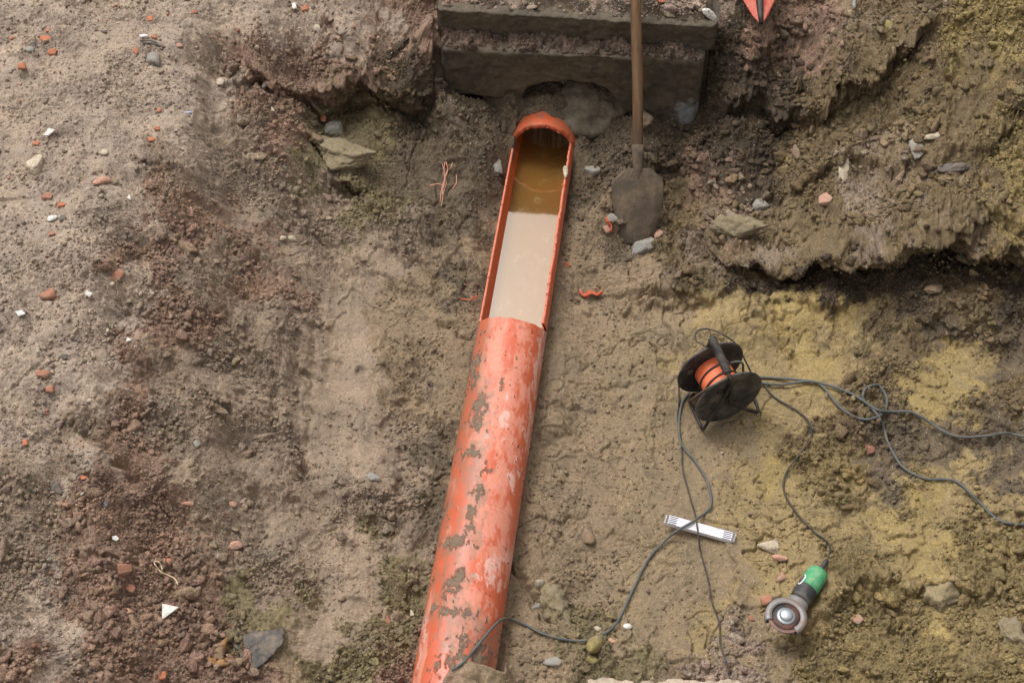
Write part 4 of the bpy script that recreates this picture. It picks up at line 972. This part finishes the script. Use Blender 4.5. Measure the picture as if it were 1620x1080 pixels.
zc_ = np.where(np.abs(tt) < PR+.004, np.maximum(zc_, .106+np.sqrt(np.maximum((PR+.0045)**2-tt**2, 0))), zc_)
skirt = ss < .008; zc_ = np.where(skirt, zc_-.012, zc_)
_, _, cc_, _ = regions(gx_, gy_, zc_)
idx = np.arange(m_*n_).reshape(n_, m_); Q = np.stack([idx[:-1,:-1], idx[:-1,1:], idx[1:,1:], idx[1:,:-1]], -1).reshape(-1,4)
tag(link('soil_heap', fast_mesh('soil_heap', np.stack([gx_, gy_, zc_], -1).reshape(-1,3), Q, cc_.reshape(-1,3)), SOIL), 'soil heaped over the buried far end of the pipe', kind='structure')

# ------------------------------------------------------------------ shovel
tip = unproj(1010, 374, zat(*unproj(1010, 372, .02)[:2])+.004)
lean = unproj(1007, 28, .66); lean[1] = UBR[1]-.035+(UBL[1]-UBR[1])*.3; 
lean = np.array([0, lean[1], .625]); lean[0] = (1007-810)/F*(lean[1]*CP-(lean[2]-H)*SP)
ax = (lean-tip); ax /= np.linalg.norm(ax)
tip = tip-ax*.028; sh = empty('shovel', tuple(tip)); tag(sh, 'shovel with worn wooden handle standing against the concrete, blade in the soil', 'shovel')
side = np.cross(ax, [0,0,1]); side /= np.linalg.norm(side); fr = np.cross(side, ax); fr = fr if fr[1] < 0 else -fr
Mr = Matrix((Vector(side), Vector(np.cross(ax, side)), Vector(ax))).transposed(); sh.rotation_euler = Mr.to_euler()
gV, gF = [], []
nu, nv = 41, 60; BL = .285
prof = lambda v: .108*min(1, (.52+1.1*v**.55 if v < .35 else 1.14))*(1-.0*v)*(1-.12*max(0, v-.85)/.15) if True else 0
for layer in (0, -.0025):
    for i in range(nv):
        v = i/(nv-1); wd = .104*min(1.0, (.45+.9*(v/.3)**.6) if v < .3 else 1.0)*(1-.25*max(0,(v-.9)/.1)**2)
        wd = .098*(.62+.38*float(sstep(np.array(v/.6))))*min(1, .72+.28*math.sqrt(min(1, v/.12)))
        if v > .8: wd *= 1-.5*((v-.8)/.2)**1.5
        for j in range(nu):
            u = j/(nu-1)*2-1; gV.append((wd*u, (.022*(1-u*u)-.01)*-1*1+layer+.02*(v-.5)**2+(0 if layer else .006*float(fbm(np.array([u*4.]), np.array([v*6.]), 4, 501)[0])), BL*v))
o_ = nu*nv
for i in range(nv-1):
    for j in range(nu-1):
        a = i*nu+j; gF += [(a, a+1, a+nu+1, a+nu), (o_+a, o_+a+nu, o_+a+nu+1, o_+a+1)]
for i in range(nv-1):
    a = i*nu; gF.append((a, a+nu, o_+a+nu, o_+a)); a += nu-1; gF.append((a, o_+a, o_+a+nu, a+nu))
for j in range(nu-1): gF.append((j, o_+j, o_+j+1, j+1)); a = (nv-1)*nu+j; gF.append((a, a+1, o_+a+1, o_+a))
link('blade', pymesh('blade', gV, gF, True), BLADE, sh)
V, Fc = tube([(0,.0,z) for z in (.20,.26,.30,.34,.375)], [.008,.014,.020,.0225,.0225], 16)
link('socket', pymesh('socket', V, Fc, True), BLADE, sh)
V, Fc = tube(catmull([(0,0,.33),(.002,0,.6),(-.002,.002,.9),(.001,0,1.25),(0,0,1.5)], 14), .0205, 20)
link('handle', pymesh('handle', V, Fc, True), WOOD, sh)

# ------------------------------------------------------------------ cables
def cable(pl, r, n=9, sink=.15, lift=None, sm=3):
    q = catmull([(a, b, 0) for a, b in pl], n)[:, :2]
    P = np.array([hit(a, b) for a, b in q])
    z = P[:,2].copy()
    for _ in range(sm): z = np.maximum(z-.002, np.r_[z[0], (z[:-2]+z[2:])/2*.5+z[1:-1]*.5, z[-1]])
    zp = np.pad(z, 2, 'edge'); z = np.max([zp[i:i+len(z)] for i in range(5)], axis=0); z = np.convolve(np.pad(z, 2, 'edge'), [.1,.2,.4,.2,.1], 'valid'); P[:,2] = z+r*(1-sink)+.0035
    # keep every point on its own line of sight height change
    if lift is not None: P[:,2] += np.interp(np.arange(len(P))/len(P), [l[0] for l in lift], [l[1] for l in lift])
    for i, (a, b) in enumerate(q): P[i,:2] = unproj(a, b, P[i,2])[:2]
    return P
# folding rule first: cables lie across it
ra, rb = hit(1052, 831), hit(1161, 854); rz = max(ra[2], rb[2])+.001
rc = (ra+rb)/2; rd = (rb-ra); rd[2] = 0; rd /= np.linalg.norm(rd); rn = np.array([-rd[1], rd[0], 0])
ru = empty('folding_rule', (rc[0], rc[1], rz), (0,0,math.atan2(rd[1], rd[0])))
tag(ru, 'folded white folding rule with dark end marks lying on the clay under the cables', 'folding rule')
for k in range(10):
    y = (k-4.5)*.0034; off_ = .004*(1 if k % 2 else -1)
    V, Fc = boxm(-.115+off_, .115+off_, y-.0014, y+.0014, 0, .017-.0006*(k % 3)); o = link('strip', pymesh('strip', V, Fc), RULE, ru); bevel(o, .0006, 1)
for sx in (-1, 1):
    V, Fc = join([boxm(sx*.111-.0035, sx*.111+.0035, y*.0034-.0012-.0017, y*.0034+.0012-.0017, .0172, .0182) for y in range(-4, 6)]); link('hinge', pymesh('hinge', V, Fc), STEEL, ru)
mk = []
for k in range(0, 9, 2):
    for sx in (-1, 1):
        y = (k-4.5)*.0034; x0, x1 = sorted((sx*.078, sx*.104)); mk.append(boxm(x0, x1, y-.0009, y+.0009, .0166, .0176))
for k in range(22):
    x = -.07+.0065*k; y0 = (-4.5)*.0034-.0014-.0004; mk.append(boxm(x, x+.0009, y0-.0001, y0+.0003, .010 if k % 5 else .005, .0165))
V, Fc = join(mk); link('scale_marks', pymesh('scale_marks', V, Fc), INK, ru)
RULE_C = (np.array([rc[0], rc[1], rz]), rd, rn)

def cable_obj(name, P, r, mat, label):
    V, Fc = tube(P, r, 10); return tag(link(name, pymesh(name, V, Fc, True), mat), label, 'cable', 'cables running from the reel')
P = cable([(1196,596),(1230,598),(1275,602),(1300,610),(1330,645),(1365,663),(1395,655),(1403,632),(1390,610),(1370,614),(1366,632),(1385,652),(1397,672),(1405,700),(1428,738),(1465,757),(1510,760),(1545,790),(1580,822),(1625,830),(1700,835)], .0048)
cable_obj('cable', P, .0048, CABLE, 'grey cable looping once then running down to the lower right edge')
P = cable([(1196,606),(1235,609),(1280,604),(1320,613),(1355,628),(1385,648),(1410,652),(1445,654),(1490,682),(1520,692),(1560,690),(1590,686),(1625,692),(1700,700)], .0048)
P[:,2] += .004; cable_obj('cable', P, .0048, CABLE, 'grey cable running nearly straight from reel to right edge')
P = cable([(1092,618),(1078,640),(1074,680),(1080,705),(1100,730),(1120,765),(1124,800),(1100,822),(1062,846),(1025,885),(1000,935),(975,985),(945,1008),(905,1013),(860,1002),(825,985),(800,978),(785,986),(760,1015),(735,1045),(715,1060)], .0042)
cable_obj('cable', P, .0042, CABLE, 'long grey cable curving from the reel across the rule to the pipe')
P = cable([(1076,632),(1072,660),(1078,700),(1080,740),(1090,780),(1101,820),(1108,870),(1120,915),(1126,950),(1138,985),(1140,1020),(1152,1055),(1155,1090)], .0026)
rr = np.random.default_rng(4); 
cable_obj('cable', P, .0028, CABLE_D, 'thin black cord running over the rule to the bottom edge')

# ------------------------------------------------------------------ cable reel
AX = np.array([.384, -.924, 0]); AX /= np.linalg.norm(AX)
FC_ = unproj(1153, 628, .135); gz = zat(FC_[0], FC_[1]); FC_[2] = .135
FC_ = unproj(1153, 628, gz+.125)
RC = FC_-AX*.07; RLAT = np.array([-AX[1], AX[0], 0]); RLAT = RLAT if RLAT[0] > 0 else -RLAT    # to the right
rl = empty('cable_reel', (RC[0], RC[1], FC_[2]-.122)); tag(rl, 'black cable reel with orange drum on a bent tube stand with ribbed grip', 'cable reel')
base = np.array([RC[0], RC[1], FC_[2]-.122])
def loc(p): return np.array(p)-base
def frame_pts(V, o_):       # z axis of V -> AX, centred at o_
    V = np.array(V); return o_+V[:,0:1]*RLAT+V[:,1:2]*np.array([0,0,1.])+V[:,2:3]*AX
RR = .127
fl_prof = [(.012,-.002),(.10,-.0015),(.112,-.0035),(RR-.003,-.006),(RR,-.003),(RR,.001),(RR-.004,.0045),(.112,.003),(.10,.0045),(.075,.0055),(.07,.003),(.03,.003),(.026,.007),(.010,.008)]
for off_ in (.07, -.07):
    pr = fl_prof if off_ > 0 else [(r, -z) for r, z in fl_prof][::1]
    V, Fc = lathe(pr, 64); V = frame_pts(V, np.array([RC[0], RC[1], FC_[2]])+AX*off_); link('flange', pymesh('flange', V-base, Fc, True), BLACK, rl)
for off_, ang_, rad_ in ((.0752, 2.2, .075), (-.0642, 2.9, .085)):
    V, Fc = lathe([(.0115,-.0012),(.0115,.0012),(.009,.0020)], 24); V = V+np.array([rad_*math.cos(ang_), rad_*math.sin(ang_), 0]); V = frame_pts(V, np.array([RC[0], RC[1], FC_[2]])+AX*off_)
    link('flange_plug', pymesh('flange_plug', V-base, Fc, True), STEEL if off_ < 0 else BLACK_ST, rl)
V, Fc = lathe([(.022,.0),(.022,.006),(.018,.009),(.008,.010)], 28); V = frame_pts(V, np.array([RC[0], RC[1], FC_[2]])+AX*.074); link('hub', pymesh('hub', V-base, Fc, True), BLACK_ST, rl)
V, Fc = lathe([(.062,-.064),(.064,-.06),(.064,.06),(.062,.064)], 48); V = frame_pts(V, np.array([RC[0], RC[1], FC_[2]])); link('drum', pymesh('drum', V-base, Fc, True), ORANGE, rl)
hel = [(.0665*math.cos(t), .0665*math.sin(t), -.035+.07*(t/12.0)) for t in np.linspace(0, 12, 100)]
hel += [(.085*math.cos(12.2), .085*math.sin(12.2), .04), (.1*math.cos(12.6), .1*math.sin(12.6), .045)]
V, Fc = tube(frame_pts(hel, np.array([RC[0], RC[1], FC_[2]])), .0035, 8); link('wound_cable', pymesh('wound_cable', V-base, Fc, True), CABLE_D, rl)
def UP(px, py, off):       # on the line of sight, a given distance in front of the reel's middle plane
    d = ray(px, py); o_ = np.array([0, 0, H]); t = ((RC+AX*off-o_)@AX)/(d@AX); return o_+d*t
def U(px, py, z): return unproj(px, py, gz+z)
g0, g1 = U(1126, 535, .275), U(1152, 590, .262)
V, Fc = tube(catmull([g0-(g1-g0)*.0, g0+(g1-g0)*.5, g1], 12), .0125, 14)
gp = [(V, Fc)]; L_ = np.linalg.norm(g1-g0)
for k in range(17):
    t = (k+.5)/17; c_0 = g0+(g1-g0)*t; d_ = (g1-g0)/L_; gp.append(tube([c_0-d_*.0025, c_0+d_*.0025], .0155, 14))
V, Fc = join(gp); link('grip', pymesh('grip', V-base, Fc, True), BLACK, rl)
fr1 = catmull([g0-(g1-g0)*.06, g1, UP(1156,606,.086), UP(1157,620,.086), UP(1154,631,.086), UP(1163,641,.092), UP(1182,648,.10), U(1202,653,.012)], 10)
V, Fc = tube(fr1, .0062, 10); fr2 = catmull([g0, U(1121,545,.26), U(1114,560,.16), U(1108,575,.06), U(1150,570,.012)], 8); V2, F2 = tube(fr2, .006, 10)
fr3 = catmull([UP(1155,612,.084), UP(1148,625,.084), UP(1136,643,.09), UP(1122,664,.10), U(1113,678,.012), U(1108,672,.012), U(1099,652,.012), U(1091,634,.014), U(1098,622,.02)], 9); V3, F3 = tube(fr3, .0058, 10)
fr4 = catmull([U(1200,653,.012), U(1197,640,.012), U(1188,622,.012), U(1175,600,.012)], 6); V4, F4 = tube(fr4, .006, 10)
V, Fc = join([(V,Fc),(V2,F2),(V3,F3),(V4,F4)]); link('stand', pymesh('stand', V-base, Fc, True), BLACK_ST, rl)
V, Fc = tube(catmull([UP(1150,598,.080), UP(1122,613,.080), U(1091,634,.03)], 6), .0045, 8, flat=1.5); link('brace', pymesh('brace', V-base, Fc, True), STEEL, rl)
# loop of cable over the reel
lp = catmull([U(1122,552,.17), U(1112,545,.17), U(1101,538,.15), U(1102,525,.13), U(1118,520,.13), U(1142,528,.14), U(1165,545,.12), U(1180,572,.08), U(1190,592,.03), U(1200,602,.01)], 8)
V, Fc = tube(lp, .0032, 8); link('cable_loop', pymesh('cable_loop', V-base, Fc, True), CABLE_D, rl)
lp = catmull([U(1098,566,.2), U(1084,575,.15), U(1076,592,.08), U(1074,615,.02), U(1074,640,.01)], 8)
V, Fc = tube(lp, .0032, 8); link('cable_loop', pymesh('cable_loop', V-base, Fc, True), CABLE_D, rl)
lp = catmull([U(1150,576,.16), U(1165,572,.19), U(1175,575,.18), U(1177,588,.12), U(1196,598,.02)], 8)
V, Fc = tube(lp, .0042, 8); link('cable_loop', pymesh('cable_loop', V-base, Fc, True), CABLE, rl)

# ------------------------------------------------------------------ angle grinder, lying with its disc up
ga, gb = hit(1296, 903, zat), hit(1240, 985, zat); gd = gb-ga; gd[2] = 0; GL = np.linalg.norm(gd); gd /= GL
gzr = max(zat(ga[0], ga[1]), zat(gb[0], gb[1]), zat((ga+gb)[0]/2, (ga+gb)[1]/2))
ga = unproj(1296, 903, gzr+.035); gb = unproj(1242, 979, gzr+.06); gd = gb-ga; gd[2] = 0; GL = np.linalg.norm(gd); gd /= GL
ag = empty('angle_grinder', (ga[0], ga[1], gzr-.002), (0, 0, math.atan2(gd[1], gd[0])))
tag(ag, 'green and black angle grinder lying on the clay with its disc facing up', 'angle grinder')
def xl(prof, n=32, sy=1, sz=1, zc=.034):     # profile along local x
    V, Fc = lathe(prof, n); return np.c_[V[:,2], V[:,0]*sy, V[:,1]*sz+zc], Fc
V, Fc = xl([(.010,-.006),(.024,-.004),(.032,.004),(.0345,.018),(.0355,.04),(.036,.06),(.035,.078)], 32, 1, .95); link('motor_housing', pymesh('motor_housing', V, Fc, True), GREEN, ag)
V, Fc = xl([(.0345,.0781),(.0362,.082),(.0365,.09),(.035,.094),(.0365,.098),(.035,.103),(.0365,.108),(.034,.114),(.033,.122),(.030,.128)], 32, 1, .95); link('front_housing', pymesh('front_housing', V, Fc, True), BLACK, ag)
V, Fc = xl([(.031,.1275),(.035,.134),(.037,GL-.02),(.036,GL),(.030,GL+.018),(.016,GL+.026)], 24, 1, .82, .033); link('gear_head', pymesh('gear_head', V, Fc, True), GUARD, ag)
# switch and badge on the left flank
V, Fc = lathe([(.017,-.0015),(.017,.0012),(.015,.002)], 32); V = np.c_[V[:,0]*1.25+.07, -(V[:,2]+.0345)*1, V[:,1]*.62+.036]
R30 = math.radians(38); sgn = -1
def flank(V, ang):
    V = np.array(V); y, z = V[:,1].copy(), V[:,2]-.034; c_, s_ = math.cos(ang), math.sin(ang); V[:,1] = y*c_-z*s_; V[:,2] = y*s_+z*c_+.034; return V
link('badge_ring', pymesh('badge_ring', flank(V, -R30), Fc, True), RULE, ag)
V, Fc = lathe([(.013,-.001),(.013,.003),(.011,.0036)], 32); V = np.c_[V[:,0]*1.3+.07, -(V[:,2]+.0352), V[:,1]*.58+.036]
link('badge', pymesh('badge', flank(V, -R30), Fc, True), BLACK, ag)
# guard: a cup open towards the far side of the disc
def cup(a0, a1, r0, r1, z0, z1, th, n=40):
    V = []; 
    for k in range(n+1):
        a = a0+(a1-a0)*k/n
        for (r, z) in ((r0,z0),(r1,z0),(r1,z1),(r1-.020,z1+.002),(r1-.020,z1-.0005),(r1-th,z1-.0015),(r1-th,z0+th),(r0,z0+th)):
            V.append((GL+r*math.cos(a), r*math.sin(a), z))
    Fc = [(k*8+j, k*8+(j+1)%8, (k+1)*8+(j+1)%8, (k+1)*8+j) for k in range(n) for j in range(8)]+[tuple(range(8))[::-1], tuple(n*8+j for j in range(8))]
    return V, Fc
V, Fc = cup(math.radians(62), math.radians(318), .024, .064, .060, .084, .002); link('guard', pymesh('guard', V, Fc, True), GUARD, ag)
V, Fc = lathe([(.026,-.0045),(.040,-.003),(.0565,0),(.0575,.0008),(.0565,.0022),(.040,-.0006),(.028,-.002)], 56); V = V*np.array([1,1,1])+np.array([GL,0,.0795]); link('cutting_disc', pymesh('cutting_disc', V, Fc, True), DISC, ag)
V, Fc = lathe([(.030,0),(.032,.0008),(.046,.0016),(.0462,.0026),(.031,.0020),(.028,.0030)], 48); V = V+np.array([GL,0,.0795]); 
me = pymesh('disc_label', V, Fc, True); o = link('disc_label', me, simple('disc_label', srgb(46,43,42), .5, .2, .6, srgb(150,96,78), 18), ag)
V, Fc = lathe([(.029,.0),(.0295,.004),(.024,.0065),(.021,.0068),(.020,.0125),(.017,.0155),(.010,.0175),(.0,.018)], 40); V = V+np.array([GL,0,.080]); link('clamping_nut', pymesh('clamping_nut', V, Fc, True), SILVER, ag)
V, Fc = xl([(.006,-.052),(.0066,-.05),(.008,-.03),(.0095,-.012),(.0115,-.004)], 14, 1, 1, .034); link('cord_sleeve', pymesh('cord_sleeve', V, Fc, True), BLACK, ag)
P = cable([(1206,604),(1225,628),(1262,650),(1280,668),(1283,692),(1268,715),(1245,745),(1240,775),(1258,808),(1285,838),(1308,856),(1313,868),(1311,880)], .0034)
ga3 = np.array([ga[0], ga[1], gzr-.002+.034]); endp = ga3-gd*.05; P = np.vstack([P[:-1], P[-1]*.5+endp*.5+np.array([0,0,.006]), endp])
V, Fc = tube(P, .0034, 8); o = link('cord', pymesh('cord', V, Fc, True), CABLE_D, ag); 
o.matrix_parent_inverse = (Matrix.Translation(ag.location) @ ag.rotation_euler.to_matrix().to_4x4()).inverted()

# ------------------------------------------------------------------ small things
# red and dark pointed spade tip at the top edge
p0 = unproj(1204, 38, .585); rs = empty('pointed_spade', tuple(p0)); tag(rs, 'red painted spade point with dark middle rib at the top edge', 'spade')
def flatplate(poly, th):
    n_ = len(poly); V = [(x, y, z) for x, y, z in poly]+[(x, y, z+th) for x, y, z in poly]
    return np.array(V), [tuple(range(n_))[::-1], tuple(range(n_, 2*n_))]+[(i, (i+1)%n_, n_+(i+1)%n_, n_+i) for i in range(n_)]
for sx in (-1, 1):
    pl = [(sx*.006,0,.0),(sx*.030,.04,.004),(sx*.075,.14,.030),(sx*.088,.24,.055),(sx*.086,.36,.085),(sx*.012,.36,.10),(sx*.012,.1,.03)]
    if sx > 0: pl = pl[::-1]
    V, Fc = flatplate(pl, .004); o = link('blade', pymesh('blade', V, Fc), RED, rs); bevel(o, .001, 1)
V, Fc = tube([(0,-.002,.004),(0,.03,.012),(0,.1,.034),(0,.22,.066),(0,.36,.104)], [.008,.011,.015,.017,.018], 14); link('rib', pymesh('rib', V, Fc, True), BLACK_ST, rs)
# sticks
def stick(a, b, r, mat, label, name='stick', z=.006):
    A, B = hit(*a), hit(*b); A[2] += z; B[2] += z; m = (A+B)/2+np.array([.004,.003,.003])
    V, Fc = tube(catmull([A, m, B], 6), [r*.8]*6+[r]*6+[r*.6], 8); return tag(link(name, pymesh(name, V, Fc, True), mat), label, 'stick')
stick((104,13),(146,2), .006, WOOD, 'dark stick at the top left edge')
stick((1346,-12),(1349,24), .007, SM['grey'], 'short grey stake at the top edge of the right bank', 'stake', .03)
stick((226,70),(258,76), .004, SM['dark'], 'thin dark bar above the round speckled stone')
stick((222,66),(250,70), .003, SM['dark'], 'thinner dark bar over the round speckled stone')
stick((1040,18),(1043,2), .004, WOOD, 'small twig on the slab right of the shovel')
# curled string
P = cable([(282,925),(276,915),(262,908),(255,905),(248,897),(244,890),(248,888),(254,892),(257,901)], .0022, 6); P[:,2] += .002
V, Fc = tube(P, .0022, 6); tag(link('string', pymesh('string', V, Fc, True), STRING), 'curled beige string on the lower left soil', 'string')
# root fibres on the bank
fb = []
for k, pl in enumerate([[(704,258),(702,275),(706,290),(702,305),(698,328)],[(706,258),(708,272),(702,290),(700,310)],[(716,260),(713,268),(706,276),(702,300)],[(722,278),(722,290),(716,300)],[(700,262),(704,280),(699,300),(696,322)],[(680,296),(692,294),(704,296)]]):
    P = cable(pl, .0014, 6); P[:,2] += .003+.003*k % .008; fb.append(tube(P, .0013+.0004*(k % 2), 6))
V, Fc = join(fb); tag(link('root_fibres', pymesh('root_fibres', V, Fc, True), FIBRE), 'pink root fibres hanging on the bank left of the pipe', 'roots')
# curls of orange plastic
def shaving(pl, r, label, n=3):
    ps = []
    for k in range(n):
        q = [(a+random.uniform(-2,2), b+random.uniform(-2.5,2.5)) for a, b in pl]; P = cable(q, r, 6); P[:,2] += .004*k*.6; ps.append(tube(P, r*random.uniform(.6,1.1), 6, flat=.5))
    V, Fc = join(ps); return tag(link('plastic_shaving', pymesh('plastic_shaving', V, Fc, True), SHAVE), label, 'shaving', 'orange plastic shavings')
shaving([(918,463),(925,468),(935,464),(945,467),(952,464)], .0045, 'thick orange plastic shaving on the soil right of the pipe', 5)
shaving([(730,474),(742,474),(757,470)], .003, 'thin orange plastic shaving left of the pipe', 2)
shaving([(893,417),(902,419),(897,423)], .002, 'tiny orange shaving close to the pipe right rim', 2)
shaving([(959,345),(963,352),(968,358),(966,366)], .003, 'orange shaving among stones left of the shovel blade', 3)
